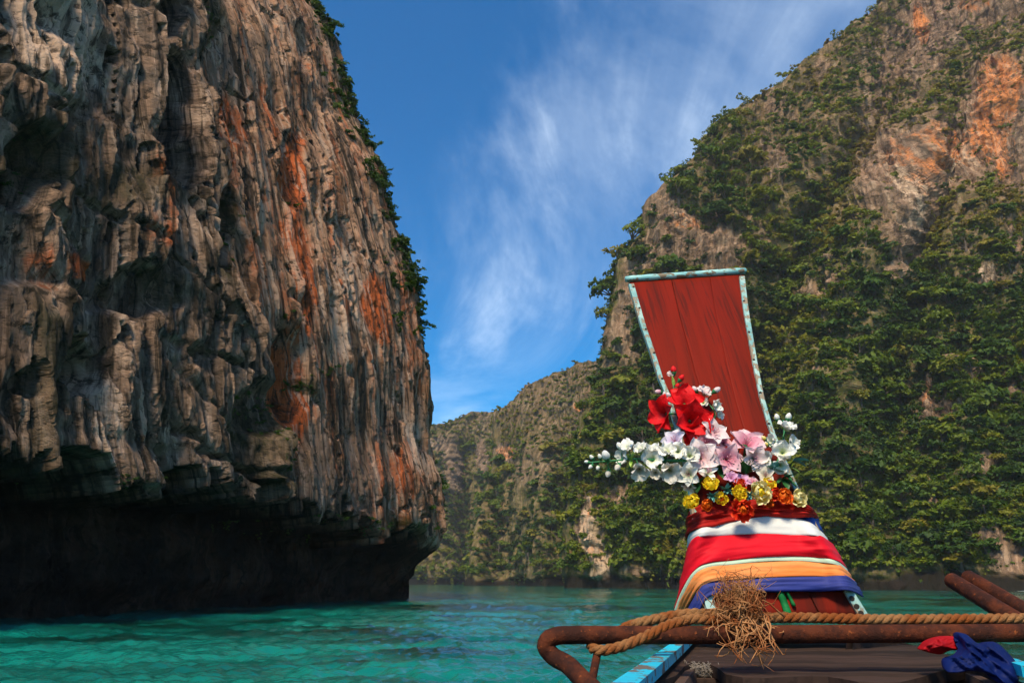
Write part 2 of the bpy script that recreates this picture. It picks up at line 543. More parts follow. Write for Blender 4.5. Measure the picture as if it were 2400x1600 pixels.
# ---- mountains across the bay
def mountain(name, label, NC, NR, left_curve, right_px, top_fn, Y_l, Y_r, lean_l, lean_r, bulge, masks_fn, amp=1.0, seed=0, back=26, fine=1.0):
    u = np.linspace(0, 1, NC); v = np.linspace(0, 1, NR)
    uu, vv = np.meshgrid(u, v)
    ly = np.array([c[1] for c in left_curve], float); lx = np.array([c[0] for c in left_curve], float)
    o = np.argsort(ly); ly, lx = ly[o], lx[o]
    py0 = 1384.0
    px = lx[-1] + (right_px - lx[-1]) * uu
    for _ in range(6):
        top = top_fn(px)
        py = py0 + (top - py0) * vv
        le = np.interp(py, ly, lx)
        px = le + (right_px - le) * uu
    inv = (1 - uu) / Y_l + uu / Y_r
    Yb = 1 / inv
    # lean back with height
    hh = (py0 - py) / 1400.0
    Yd = Yb * (1 + hh * (lean_l * (1 - uu) + lean_r * uu)) + bulge(px, py)
    X, Y, Z = at_np(px, py, Yd)
    kk = np.arange(1, back + 1)
    ang = np.clip(kk / 12.0, 0, 1) * R(85)
    st = np.where(kk < 14, 2.0, 8.0)
    bx = np.cumsum(-np.cos(ang) * 0.5 + 0.32 * st * np.sin(ang))
    by = np.cumsum(np.sin(ang) * st)
    X = np.concatenate([(X[:, :1] + bx[None, :])[:, ::-1], X], 1)
    Y = np.concatenate([(Y[:, :1] + by[None, :])[:, ::-1], Y], 1)
    Z = np.concatenate([np.repeat(Z[:, :1], back, 1), Z], 1)
    PX, PY = proj_np(X, Y, Z)
    arc = np.concatenate([np.zeros((NR, 1)), np.cumsum(np.hypot(np.diff(X, axis=1), np.diff(Y, axis=1)), 1)], 1)
    al = X * 0.82 - Y * 0.57 + 2.0 * fbm(X / 25, Y / 25, Z / 30, 2, seed + 77)
    Nn = wall_normals(X, Y, Z)
    Nn = smooth_grid(Nn, 4)
    if Nn[NR // 2, NC // 2, 1] > 0: Nn = -Nn
    Nn /= np.linalg.norm(Nn, axis=-1, keepdims=True)
    d = amp * (7.0 * fbm(X / 46, Y / 46, Z / 60, 3, seed + 1) + 4.0 * ridged(al / 22, Z / 46, 0 * Z, 3, seed + 5)
               + 2.8 * fbm(X / 9, Y / 9, Z / 13, 4, seed + 9) + 1.7 * ridged(al / 5, Z / 13, 0 * Z, 3, seed + 15) + 1.1 * ridged(al / 2.2, Z / 4.5, 0 * Z, 2, seed + 25))
    # broken ledges
    d += amp * 2.2 * (np.abs(((Z / 17 + 1.4 * fbm(al / 30, Z / 40, 0 * Z, 2, seed + 19)) % 1.0) - 0.5) - 0.25)
    masks = masks_fn(PX, PY, Z, arc)
    d += amp * masks['rock'] * (1.8 * ridged(al / 4.2, Z / 16, 0 * Z, 3, seed + 31) + 1.6 * (np.abs(((Z / 7 + al / 14 + fbm(al / 8, Z / 8, 0 * Z, 2, seed + 33)) % 1.0) - 0.5) * 2 - 0.5))
    d *= sstep(0, 14, Z) * 0.6 + 0.4
    d -= (2.2 + 2.4 * fbm(al / 7, 0 * Z, 0 * Z, 3, seed + 43)) * sstep(1.2, -0.6, Z - 3.2 - 2.4 * fbm(al / 8, Z / 20, 0 * Z, 3, seed + 41))                                        # notch at the waterline
    fade = sstep(0, 1, np.minimum(1, (PX - np.interp(PY, ly, lx)) / 60)) * 0.6 + 0.4
    d = d * fade
    X = X + Nn[..., 0] * d; Y = Y + Nn[..., 1] * d; Z = Z + Nn[..., 2] * d * sstep(0, 20, Z)
    masks['wet_shade'] = sstep(0.8, -0.8, Z - 3.2 - 2.4 * fbm(al / 8, Z / 20, 0 * Z, 3, seed + 41)) * 0.95
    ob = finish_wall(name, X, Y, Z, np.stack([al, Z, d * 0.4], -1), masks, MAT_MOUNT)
    tag(ob, label, 'mountain', kind='structure')
    return dict(X=X, Y=Y, Z=Z, PX=PX, PY=PY, N=Nn, masks=masks, arc=arc, back=back)


ROCKY = [(2120, 440, 80, 120, 1), (2190, 420, 110, 90, 1), (2250, 360, 110, 80, 1), (2335, 280, 90, 170, 1), (2400, 330, 80, 130, 1), (2130, 550, 60, 70, 1), (2180, 70, 80, 80, 1), (2310, 20, 110, 60, .9), (2110, 150, 90, 60, .9), (2060, 260, 60, 60, .7),
         (1600, 545, 55, 40, 1), (1560, 590, 60, 60, .9), (1670, 590, 70, 50, .9), (1560, 500, 45, 60, .8), (1800, 380, 40, 50, .7), (1470, 690, 26, 90, .9), (1460, 800, 40, 60, .8), (2310, 655, 50, 25, .9), (2245, 860, 38, 26, .9), (2170, 935, 24, 50, 1),
         (2385, 880, 26, 36, .8), (2365, 1300, 52, 46, 1), (1400, 1260, 34, 105, 1), (1465, 1160, 40, 30, .8), (1540, 1348, 80, 12, .9), (1950, 640, 14, 10, .8), (2100, 1357, 26, 12, .9), (1520, 1060, 30, 25, .5), (2030, 820, 20, 12, .7), (1760, 560, 30, 60, .5), (1990, 20, 60, 30, .6), (1660, 760, 30, 40, .5)]


def m1_masks(PX, PY, Z, arc):
    wx = 36 * fbm(PX / 70, PY / 70, 0 * PX, 4, 151); wy = 36 * fbm(PX / 70, PY / 70, 0 * PX, 4, 161)
    rock = blobs(PX, PY, ROCKY, (wx, wy))
    rock = np.maximum(rock, 0.85 * sstep(0.42, 0.56, fbm(PX / 55, PY / 80, 0 * PX + 3, 3, 171)))
    orange = blobs(PX, PY, [(2345, 230, 55, 110, 1), (2330, 330, 50, 100, .95), (2215, 370, 90, 60, .75), (2120, 430, 50, 80, .6), (2160, 60, 26, 40, 1), (2340, 400, 50, 22, .7), (1600, 550, 40, 24, .75), (2170, 935, 18, 50, .6), (1400, 1270, 26, 90, .45), (2150, 420, 40, 50, .4), (2060, 300, 40, 40, .4), (2280, 10, 40, 20, .8)], (wx * .6, wy * .6))
    pale = blobs(PX, PY, [(1400, 1270, 30, 100, 1), (2215, 445, 40, 30, .9), (2120, 480, 30, 60, .7), (2310, 655, 30, 18, .8), (2250, 400, 60, 40, .6), (1605, 552, 26, 18, .7)], (wx * .6, wy * .6))
    moss = 0.85 * (1 - rock)
    scrub = sstep(700, 350, PY + (2050 - PX) * 0.25)
    return dict(orange=orange * 0.60, pale=pale, moss=moss * (1 - 0.45 * scrub), grey=0.4 * rock, rock=rock, scrub=scrub)


M1_LEFT = [(2300, -260), (2160, -80), (2061, 15), (1929, 117), (1806, 209), (1673, 286), (1633, 357), (1571, 429), (1531, 469), (1520, 541), (1464, 612), (1449, 704), (1434, 816), (1413, 878), (1378, 980), (1357, 1102), (1335, 1276), (1327, 1400)]


def m1_bulge(px, py):
    gx = np.interp(py, [0, 300, 560, 900, 1384], [2150, 2060, 1900, 1800, 1780])
    g = np.exp(-((px - gx) / 75.0) ** 2) * 16 * sstep(1380, 1150, py)
    gx2 = np.interp(py, [0, 560, 900, 1384], [2330, 2180, 2080, 2060])
    g += np.exp(-((px - gx2) / 55.0) ** 2) * 8 * sstep(1380, 1100, py)
    g -= np.exp(-((px - gx - 170) / 90.0) ** 2) * 9 * sstep(1380, 900, py) * sstep(300, 600, py)
    g -= np.exp(-((px - 1640) / 90.0) ** 2) * 8 * sstep(600, 900, py)
    return g


M1 = mountain('mountain_right', 'steep jungle covered limestone mountain with bare orange rock patches', 400, 480, M1_LEFT, 2720, lambda px: 0 * px - 250, 232, 138, 0.18, 0.75, m1_bulge, m1_masks, 1.0, 200)


def far_masks(PX, PY, Z, arc):
    wx = 30 * fbm(PX / 50, PY / 50, 0 * PX, 4, 251)
    rock = sstep(1090, 1000, PY + wx + (1400 - PX) * 0.12) * 0.5
    rock = np.maximum(rock, blobs(PX, PY, [(1185, 1060, 22, 30, 1), (1370, 960, 26, 12, 1), (1420, 1290, 30, 90, .0), (1130, 1070, 14, 40, .9), (1060, 1090, 24, 80, .8), (1240, 1090, 60, 50, .5), (1030, 1040, 30, 20, .9)], (wx * .3, wx * .3)))
    orange = blobs(PX, PY, [(1185, 1060, 20, 20, .6), (1370, 960, 24, 10, .7)], (wx * .3, wx * .3))
    return dict(orange=orange, pale=orange, moss=0.75 * (1 - rock), grey=0.8 * rock, rock=rock, scrub=sstep(1120, 1000, PY))


def ridge(pts):
    a = np.array(pts, float)
    return lambda px: np.interp(px, a[:, 0], a[:, 1])


M2 = mountain('mountain_middle', 'grey brown topped mountain with dark green wooded foot behind the flowers', 170, 230, [(1172, 900), (1164, 966), (1160, 1080), (1130, 1190), (1085, 1384)], 1520,
              ridge([(1000, 966), (1164, 966), (1235, 923), (1316, 867), (1413, 847), (1520, 835)]), 400, 320, 0.5, 0.5, lambda px, py: 14 * np.sin(px / 26.0) * sstep(950, 1150, py), far_masks, 0.7, 300)
M3 = mountain('mountain_far', 'hazy far mountain at the head of the bay', 130, 160, [(900, 1010), (890, 1384)], 1260,
              ridge([(880, 1012), (1020, 995), (1060, 985), (1102, 969), (1163, 962), (1260, 950)]), 540, 580, 0.4, 0.4, lambda px, py: 25 * np.exp(-((px - 1090) / 22.0) ** 2) * sstep(1000, 1100, py), far_masks, 0.7, 400)

# ------------------------------------------------------------------ vegetation
def leaf_material(name, ramp_cols, instancer):
    t = NT(name)
    info = t.n.new('ShaderNodeObjectInfo')
    nz = t.noise(t.coords('Object'), 1.6, 3, 0.6)
    if instancer:
        f = t.attr('tint', 'INSTANCER')
    else:
        f = t.math('MULTIPLY', info.outputs['Random'], 1.0)
    v = t.math('ADD', t.math('MULTIPLY', f, 0.8), t.math('MULTIPLY', nz, 0.45))
    v = t.math('SUBTRACT', v, 0.12, clamp=True)
    cr = t.n.new('ShaderNodeValToRGB')
    while len(cr.color_ramp.elements) < len(ramp_cols):
        cr.color_ramp.elements.new(0.5)
    for e, (p, c) in zip(cr.color_ramp.elements, ramp_cols):
        e.position = p; e.color = (*c, 1)
    t.l.new(v, cr.inputs[0])
    t.set(color=cr.outputs[0], rough=0.6, spec=0.25)
    tr = t.n.new('ShaderNodeBsdfTranslucent')
    t.l.new(cr.outputs[0], tr.inputs['Color'])
    mx = t.n.new('ShaderNodeMixShader'); mx.inputs[0].default_value = 0.35
    t.l.new(t.b.outputs[0], mx.inputs[1]); t.l.new(tr.outputs[0], mx.inputs[2])
    t.l.new(mx.outputs[0], t.out.inputs['Surface'])
    return t.m


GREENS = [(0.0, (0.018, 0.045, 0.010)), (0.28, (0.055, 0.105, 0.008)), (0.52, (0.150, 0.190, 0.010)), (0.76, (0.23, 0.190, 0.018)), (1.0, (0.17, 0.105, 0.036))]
MAT_LEAF_STUFF = leaf_material('leaves_undergrowth', GREENS, True)
MAT_LEAF_TREE = leaf_material('leaves_tree', [(0.0, (0.018, 0.046, 0.010)), (0.35, (0.058, 0.112, 0.009)), (0.7, (0.150, 0.190, 0.011)), (1.0, (0.25, 0.180, 0.020))], False)
MAT_LEAF_DARK = leaf_material('leaves_ridge_tree', [(0.0, (0.012, 0.030, 0.009)), (0.6, (0.026, 0.055, 0.012)), (1.0, (0.050, 0.070, 0.014))], False)
MAT_LEAF_YELLOW = leaf_material('leaves_yellowing', [(0.0, (0.16, 0.15, 0.012)), (0.6, (0.27, 0.21, 0.014)), (1.0, (0.33, 0.20, 0.02))], False)
tb = NT('bark')
MAT_BARK = tb.set(color=tb.mix(tb.noise(tb.coords('Object', (6, 6, 1.5)), 1.0, 4), (0.05, 0.035, 0.024), (0.14, 0.105, 0.075)), rough=0.9)


def leaf_cloud(rng, centres, per, leaf, flat=0.75):
    V, Fc = [], []
    for (c, r) in centres:
        for _ in range(per):
            dr = rng.normal(size=3); dr /= np.linalg.norm(dr)
            if dr[2] < -0.35: dr[2] *= -0.5
            rad = r * (0.55 + 0.5 * rng.random() ** 0.6)
            p = np.array(c) + dr * rad * np.array([1, 1, flat])
            nrm = dr * 0.7 + rng.normal(size=3) * 0.55 + np.array([0, 0, 0.5])
            nrm /= np.linalg.norm(nrm)
            a = np.cross(nrm, rng.normal(size=3)); a /= np.linalg.norm(a)
            b = np.cross(nrm, a)
            s = leaf * (0.6 + 0.8 * rng.random())
            i = len(V)
            V += [p - a * s * .5, p + b * s * .32 - a * s * .05, p + a * s * .6, p - b * s * .32 + a * s * .03]
            Fc.append((i, i + 1, i + 2, i + 3))
    return np.array(V), np.array(Fc)


def crown_proto(seed, mat, nclump=9, per=46, leaf=0.30):
    rng = np.random.default_rng(seed)
    cs = [((0, 0, 0.75), 0.6)]
    for i in range(nclump):
        a = rng.random() * 6.28
        rr = 0.35 + 0.62 * rng.random()
        z = 0.25 + 0.85 * rng.random() * (1.15 - rr * 0.6)
        cs.append(((math.cos(a) * rr, math.sin(a) * rr, z), 0.26 + 0.24 * rng.random()))
    V, Q = leaf_cloud(rng, cs, per, leaf)
    return quad_mesh('crown', V, Q, mat, False), cs


def tube_verts(path, radii, n=6, cap=True):
    V, Fc = [], []
    P = [Vector(p) for p in path]
    up = Vector((0, 0, 1))
    prev = None
    for i, p in enumerate(P):
        t = (P[min(i + 1, len(P) - 1)] - P[max(i - 1, 0)]).normalized()
        if prev is None:
            ref = up if abs(t.z) < 0.9 else Vector((1, 0, 0))
            a = t.cross(ref).normalized()
        else:
            a = (prev - t * prev.dot(t)).normalized()
        prev = a
        b = t.cross(a)
        r = radii[i] if hasattr(radii, '__len__') else radii
        for k_ in range(n):
            an = 2 * math.pi * k_ / n
            V.append(p + (a * math.cos(an) + b * math.sin(an)) * r)
    for i in range(len(P) - 1):
        for k_ in range(n):
            Fc.append((i * n + k_, i * n + (k_ + 1) % n, (i + 1) * n + (k_ + 1) % n, (i + 1) * n + k_))
    if cap:
        Fc.append(tuple(range(n - 1, -1, -1)))
        Fc.append(tuple(range((len(P) - 1) * n, len(P) * n)))
    return V, Fc


def join(parts):
    V, Fc = [], []
    for (v, f) in parts:
        o = len(V)
        V += list(v)
        Fc += [tuple(i + o for i in q) for q in f]
    return V, Fc


def trunk_proto(cs):
    parts = [tube_verts([(0, 0, -0.7), (0.04, 0.02, -0.1), (0.0, 0.03, 0.5), (0, 0, 0.85)], [0.11, 0.08, 0.055, 0.02], 6)]
    for (c, r) in cs[1:6]:
        parts.append(tube_verts([(0.02, 0.02, 0.05), (c[0] * .5, c[1] * .5, c[2] * .55 + .05), c], [0.05, 0.035, 0.012], 5))
    V, Fc = join(parts)
    return mesh_data('trunk', V, Fc, MAT_BARK)


PROTO = {}
for key, mat, ns in (('tree', MAT_LEAF_TREE, 5), ('ridge', MAT_LEAF_DARK, 3), ('yellow', MAT_LEAF_YELLOW, 1)):
    PROTO[key] = []
    for i in range(ns):
        me, cs = crown_proto(100 + i + len(key), mat, nclump=(8, 5, 12, 7, 10)[i], per=(44, 60, 34, 52, 30)[i], leaf=(0.27, 0.20, 0.24, 0.34, 0.40)[i])
        PROTO[key].append((me, trunk_proto(cs)))


def add_tree(name, loc, size, key, label, group, tilt=0.0):
    cm_, tm_ = random.choice(PROTO[key])
    rt = empty(name, loc)
    rt.rotation_euler = (random.uniform(-.12, .12), tilt + random.uniform(-.12, .12), random.uniform(0, 6.28) if tilt == 0 else 0)
    rt.scale = (size * random.uniform(.85, 1.2), size * random.uniform(.85, 1.2), size * random.uniform(.75, 1.1))
    tag(rt, label, 'tree', group)
    link(bpy.data.objects.new('crown', cm_), rt)
    link(bpy.data.objects.new('trunk', tm_), rt)
    return rt


# undergrowth prototypes live in a collection that is only instanced
veg_col = bpy.data.collections.new('undergrowth_prototypes')
for i in range(9):
    rng = np.random.default_rng(500 + i)
    cs = [((0, 0, 0.2), 0.5)] + [((rng.normal() * .45, rng.normal() * .45, 0.15 + 0.4 * rng.random()), 0.25 + .2 * rng.random()) for _ in range(5)]
    if i >= 6:                                        # trailing creepers
        cs = [((rng.normal() * .25, rng.normal() * .25, 0.2 - 0.42 * k_), 0.30 - .03 * k_) for k_ in range(6)]
    V, Q = leaf_cloud(rng, cs, (26, 36, 20, 30, 24, 26, 22, 26, 20)[i], (0.34, 0.22, 0.46, 0.28, 0.40, 0.30, 0.26, 0.34, 0.22)[i])
    veg_col.objects.link(bpy.data.objects.new('undergrowth_tuft', quad_mesh('undergrowth_tuft', V, Q, MAT_LEAF_STUFF, False)))

ng = bpy.data.node_groups.new('scatter_tufts', 'GeometryNodeTree')
ng.interface.new_socket('Geometry', in_out='INPUT', socket_type='NodeSocketGeometry')
ng.interface.new_socket('Geometry', in_out='OUTPUT', socket_type='NodeSocketGeometry')
gi = ng.nodes.new('NodeGroupInput'); go = ng.nodes.new('NodeGroupOutput')
iop = ng.nodes.new('GeometryNodeInstanceOnPoints')
ci = ng.nodes.new('GeometryNodeCollectionInfo')
ci.inputs['Collection'].default_value = veg_col
ci.inputs['Separate Children'].default_value = True
ci.inputs['Reset Children'].default_value = True


def named(nm, ty):
    q = ng.nodes.new('GeometryNodeInputNamedAttribute')
    q.data_type = ty
    q.inputs['Name'].default_value = nm
    return q.outputs['Attribute']


e2r = ng.nodes.new('FunctionNodeEulerToRotation')
ng.links.new(named('rot', 'FLOAT_VECTOR'), e2r.inputs[0])
ng.links.new(gi.outputs[0], iop.inputs['Points'])
ng.links.new(ci.outputs[0], iop.inputs['Instance'])
iop.inputs['Pick Instance'].default_value = True
ng.links.new(named('pick', 'INT'), iop.inputs['Instance Index'])
ng.links.new(e2r.outputs[0], iop.inputs['Rotation'])
ng.links.new(named('size', 'FLOAT_VECTOR'), iop.inputs['Scale'])
ng.links.new(iop.outputs[0], go.inputs[0])


def scatter(name, P, size, tint, label):
    n = len(P)
    m = bpy.data.meshes.new(name)
    m.vertices.add(n)
    m.vertices.foreach_set('co', np.asarray(P, np.float32).ravel())
    rng = np.random.default_rng(len(name))
    rot = np.stack([rng.uniform(-.4, .4, n), rng.uniform(-.4, .4, n), rng.uniform(0, 6.28, n)], -1)
    size = np.asarray(size)[:, None] * np.stack([rng.uniform(.8, 1.3, n), rng.uniform(.8, 1.3, n), rng.uniform(.7, 1.2, n)], -1)
    for k_, ty, dat, fld in (('rot', 'FLOAT_VECTOR', rot, 'vector'), ('size', 'FLOAT_VECTOR', size, 'vector'), ('tint', 'FLOAT', np.asarray(tint), 'value'), ('pick', 'INT', rng.integers(0, 9, n), 'value')):
        a = m.attributes.new(k_, ty, 'POINT')
        a.data.foreach_set(fld, (dat.astype(np.int32) if ty == 'INT' else dat.astype(np.float32)).ravel())
    m.materials.append(MAT_LEAF_STUFF)
    o = link(bpy.data.objects.new(name, m))
    md = o.modifiers.new('scatter', 'NODES')
    md.node_group = ng
    return tag(o, label, 'undergrowth', kind='stuff')


def darts(px, py, w, radius, limit, rng, taken=None):
    """choose indices spaced apart in the picture plane"""
    order = rng.permutation(len(px))
    cell = radius
    occ = {}
    out = []
    for i in order:
        if rng.random() > w[i]: continue
        cx, cy = int(px[i] // cell), int(py[i] // cell)
        ok = True
        for a in (-1, 0, 1):
            for b in (-1, 0, 1):
                for j in occ.get((cx + a, cy + b), ()):
                    if (px[j] - px[i]) ** 2 + (py[j] - py[i]) ** 2 < radius * radius:
                        ok = False; break
                if not ok: break
            if not ok: break
        if ok:
            occ.setdefault((cx, cy), []).append(i)
            out.append(i)
            if len(out) >= limit: break
    return out


def plant(M, name, label, tree_name, tree_label, tree_group, lims, tree_r, tree_n, shrub_r, shrub_n, tree_px, shrub_px, seed):
    rng = np.random.default_rng(seed)
    f = {k_: M[k_].ravel() for k_ in ('X', 'Y', 'Z', 'PX', 'PY')}
    rock = M['masks']['rock'].ravel(); scrub = M['masks']['scrub'].ravel()
    inside = (f['PX'] > lims[0]) & (f['PX'] < lims[1]) & (f['PY'] > lims[2]) & (f['PY'] < lims[3]) & (f['Z'] > 5)
    clump = fbm(f['PX'] / 60, f['PY'] / 60, 0 * f['PX'], 3, seed)
    idx = np.nonzero(inside & (rock < 0.35) & (scrub < 0.75))[0]
    got = darts(f['PX'][idx], f['PY'][idx], np.clip(0.75 + clump[idx], 0.1, 1), tree_r, tree_n, rng)
    for j in got:
        i = idx[j]
        s = rng.uniform(*tree_px) * f['Y'][i] / F
        add_tree(tree_name, (f['X'][i], f['Y'][i], f['Z'][i] + 0.15 * s), s, 'tree', tree_label, tree_group)
    idx = np.nonzero(inside)[0]
    w = np.clip(1.0 - rock[idx] * 1.25, 0.012, 1) * (1 - 0.05 * scrub[idx]) * np.clip(1.0 + 1.0 * clump[idx], 0.25, 1)
    got = idx[darts(f['PX'][idx], f['PY'][idx], w, shrub_r, shrub_n, rng)]
    size = (shrub_px[0] + (shrub_px[1] - shrub_px[0]) * rng.random(len(got)) ** 1.6) * f['Y'][got] / F * (1 - 0.22 * scrub[got]) * (1 - 0.4 * rock[got])
    broad = fbm(f['PX'][got] / 170, f['PY'][got] / 170, 0 * size, 2, seed + 5)
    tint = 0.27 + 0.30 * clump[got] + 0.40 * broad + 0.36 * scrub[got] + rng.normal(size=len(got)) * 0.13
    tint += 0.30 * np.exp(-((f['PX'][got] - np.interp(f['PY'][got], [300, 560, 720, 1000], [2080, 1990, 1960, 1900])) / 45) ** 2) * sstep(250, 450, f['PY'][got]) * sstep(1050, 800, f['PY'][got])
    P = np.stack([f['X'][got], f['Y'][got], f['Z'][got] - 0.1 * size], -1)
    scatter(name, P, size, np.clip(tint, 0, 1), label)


plant(M1, 'jungle_undergrowth', 'dense green and olive undergrowth cloaking the steep mountain', 'jungle_tree', 'broadleaf jungle tree on the steep mountain behind the painted prow', 'jungle trees on the steep mountain',
      (1290, 2480, -60, 1366), 42, 290, 10, 14000, (18, 46), (11, 31), 31)
plant(M2, 'wooded_slope_undergrowth', 'dark green scrub on the middle mountain over the bay head', 'slope_tree', 'dark broadleaf tree on the wooded foot of the middle mountain', 'trees on the middle mountain',
      (1040, 1480, 830, 1366), 34, 90, 8, 3200, (15, 24), (9, 16), 37)
plant(M3, 'hazy_slope_undergrowth', 'hazy green scrub on the far mountain', 'hazy_tree', 'faint hazy tree on the far mountain at the bay head', 'trees on the far mountain',
      (960, 1260, 950, 1366), 34, 24, 8, 1400, (12, 18), (8, 14), 41)

# yellowing shrub near the waterline
def place_on(M, px, py):
    q = np.argmin((M['PX'] - px) ** 2 + (M['PY'] - py) ** 2)
    return Vector((M['X'].ravel()[q], M['Y'].ravel()[q], M['Z'].ravel()[q]))


p = place_on(M1, 2235, 1312)
add_tree('yellow_shrub', p + Vector((0, -2.5, -1.2)), 3.0, 'yellow', 'yellow leaved shrub low on the mountain near the waterline', None)
p = place_on(M1, 2395, 1232)
add_tree('orange_shrub', p + Vector((0, -2.5, -1)), 1.6, 'yellow', 'small orange yellow shrub high over the grey waterline rock', None)

# trees and scrub clinging to the cliff edge
LX, LY, LZ, LPX, LPY = LEFT
rng = np.random.default_rng(77)
spots = [(12, 735, 20), (30, 760, 22), (85, 790, 20), (135, 806, 22), (190, 815, 24), (250, 828, 22), (300, 850, 24), (345, 878, 22), (392, 905, 22), (440, 905, 20), (500, 930, 20), (560, 948, 20), (610, 968, 20), (650, 985, 22), (690, 995, 24), (735, 1000, 20), (60, 772, 24), (160, 810, 18), (415, 905, 18), (590, 958, 18)]
for (py, px, s) in spots:
    q = np.argmin(np.abs(LPY[:, NC + 6] - py))
    base = Vector((LX[q, NC + 6], LY[q, NC + 6], LZ[q, NC + 6]))
    size = s * 1.35 * base.y / F * random.uniform(.85, 1.25)
    add_tree('cliff_edge_tree', base + Vector((-size * .2, 0.5, -size * .3)), size, 'ridge', 'small dark green tree clinging to the skyline edge of the streaked cliff', 'trees on the cliff skyline', tilt=0.35)
# undergrowth along that edge and tufts on the ledges of the face
rows = np.arange(0, NR)
cand_r, cand_c, cand_s, cand_t = [], [], [], []
for _ in range(1300):
    r_ = rng.integers(NR // 3, NR)
    py = LPY[r_, NC]
    if py > 790 or py < -60: continue
    if math.sin(py / 31.0) + 0.8 * math.sin(py / 13.0 + 1) < rng.uniform(-1.4, 1.1): continue
    c_ = NC - int(abs(rng.normal()) * 7) + rng.integers(0, 14)
    cand_r.append(r_); cand_c.append(min(c_, NC + 30)); cand_s.append(rng.uniform(11, 22) * 80 / F); cand_t.append(rng.uniform(0.0, 0.28))
for (px, py, sx, sy, n) in ((545, 965, 60, 40, 40), (590, 1030, 70, 30, 30), (705, 905, 18, 22, 14), (490, 520, 14, 150, 50), (1030, 1110, 10, 60, 30), (455, 60, 22, 60, 20), (600, 1100, 60, 40, 22), (20, 400, 30, 70, 24), (700, 480, 40, 12, 10), (650, 740, 30, 12, 6), (760, 870, 40, 10, 8), (1005, 1230, 30, 40, 16), (770, 1220, 120, 10, 40), (200, 1130, 150, 8, 40), (850, 1235, 70, 10, 30)):
    for _ in range(n):
        tx, ty = px + rng.normal() * sx * .5, py + rng.normal() * sy * .5
        q = np.argmin((LPX[:, :NC + 12] - tx) ** 2 + (LPY[:, :NC + 12] - ty) ** 2)
        r_, c_ = np.unravel_index(q, LPX[:, :NC + 12].shape)
        cand_r.append(r_); cand_c.append(c_); cand_s.append(rng.uniform(6, 12) * LY[r_, c_] / F); cand_t.append(rng.uniform(0.0, 0.25))
P = np.stack([LX[cand_r, cand_c], LY[cand_r, cand_c], LZ[cand_r, cand_c]], -1)
scatter('cliff_scrub', P, cand_s, cand_t, 'dark green scrub along the skyline and ledges of the streaked cliff')

# ------------------------------------------------------------------ boat
def paint_material(name, col, col2, under, chip=0.5, scale=14, rough=0.5, grain=None):
    t = NT(name)
    co = t.coords('Object', grain or (1, 1, 1))
    n1 = t.noise(co, scale, 6, 0.65, 0.2)
    n2 = t.noise(co, scale * 0.35, 4, 0.6)
    c = t.mix(t.ramp(n2, 0.38, 0.62), col, col2)
    c = t.mix(t.ramp(t.noise(co, scale * 2.5, 4, 0.7), 0.55, 0.70, 0, 0.35), c, under)
    chipped = t.ramp(n1, 0.62 - 0.20 * chip, 0.66 - 0.20 * chip)
    c = t.mix(chipped, c, under)
    h = t.math('SUBTRACT', t.math('MULTIPLY', t.noise(co, scale * 4, 3), 0.4), chipped)
    return t.set(color=c, rough=t.ramp(chipped, 0, 1, rough, 0.9), normal=t.bump(h, 0.5, 0.004))


def wood_material(name, a, b, dark, grain=(9, 9, 0.5), rough=0.55, spec=0.4):
    t = NT(name)
    co = t.coords('Object', grain)
    n = t.noise(co, 1.0, 5, 0.6, 0.35)
    fine = t.noise(t.coords('Object', tuple(g * 6 for g in grain)), 1.0, 3, 0.6)
    blot = t.noise(t.coords('Object', tuple(g * 0.45 for g in grain)), 1.0, 4, 0.6, 0.4)
    c = t.mix(t.ramp(n, 0.36, 0.60), a, b)
    c = t.mix(t.ramp(blot, 0.52, 0.62, 0, 0.75), c, dark)
    c = t.mix(t.ramp(fine, 0.52, 0.66, 0, 0.55), c, dark)
    h = t.math('ADD', t.math('MULTIPLY', fine, 0.6), n)
    return t.set(color=c, rough=t.ramp(blot, 0.4, 0.65, rough, rough + 0.2), spec=spec, normal=t.bump(h, 0.25, 0.004))


MAT_PROW = wood_material('red_brown_varnish', (0.175, 0.012, 0.005), (0.115, 0.010, 0.005), (0.040, 0.010, 0.007), (10, 0.3, 0.55), 0.5, 0.05)
MAT_TRIM = paint_material('peeling_turquoise_paint', (0.30, 0.56, 0.53), (0.16, 0.43, 0.45), (0.19, 0.145, 0.095), 0.50, 34, 0.55, (0.5, 1, 1))
MAT_TRIM_SIDE = paint_material('worn_pale_turquoise_paint', (0.30, 0.46, 0.42), (0.15, 0.33, 0.32), (0.24, 0.19, 0.13), 0.62, 40, 0.6, (1, 1, 0.28))
MAT_CYAN = paint_material('peeling_cyan_paint', (0.004, 0.50, 0.68), (0.010, 0.42, 0.60), (0.10, 0.085, 0.07), 0.42, 16, 0.5)
MAT_DECK = wood_material('dark_worn_deck', (0.034, 0.021, 0.016), (0.050, 0.030, 0.023), (0.016, 0.011, 0.009), (2.0, 14, 10), 0.75, 0.12)
MAT_HULL = wood_material('dark_hull_planks', (0.05, 0.028, 0.02), (0.075, 0.042, 0.03), (0.02, 0.013, 0.011), (10, 1.0, 10), 0.7, 0.3)
MAT_HOLE = NT('dark_nail_hole').set(color=(0.02, 0.014, 0.010), rough=0.8)
tr_ = NT('rusty_iron')
co_ = tr_.coords('Object')
rn = tr_.noise(co_, 16, 6, 0.65)
rn2 = tr_.noise(co_, 70, 4, 0.7)
rc = tr_.mix(tr_.ramp(rn, 0.40, 0.62), (0.032, 0.010, 0.006), (0.085, 0.021, 0.008))
rc = tr_.mix(tr_.ramp(rn2, 0.60, 0.70), rc, (0.22, 0.058, 0.016))
rc = tr_.mix(tr_.ramp(rn2, 0.30, 0.40, 0.7, 0.0), rc, (0.018, 0.011, 0.010))
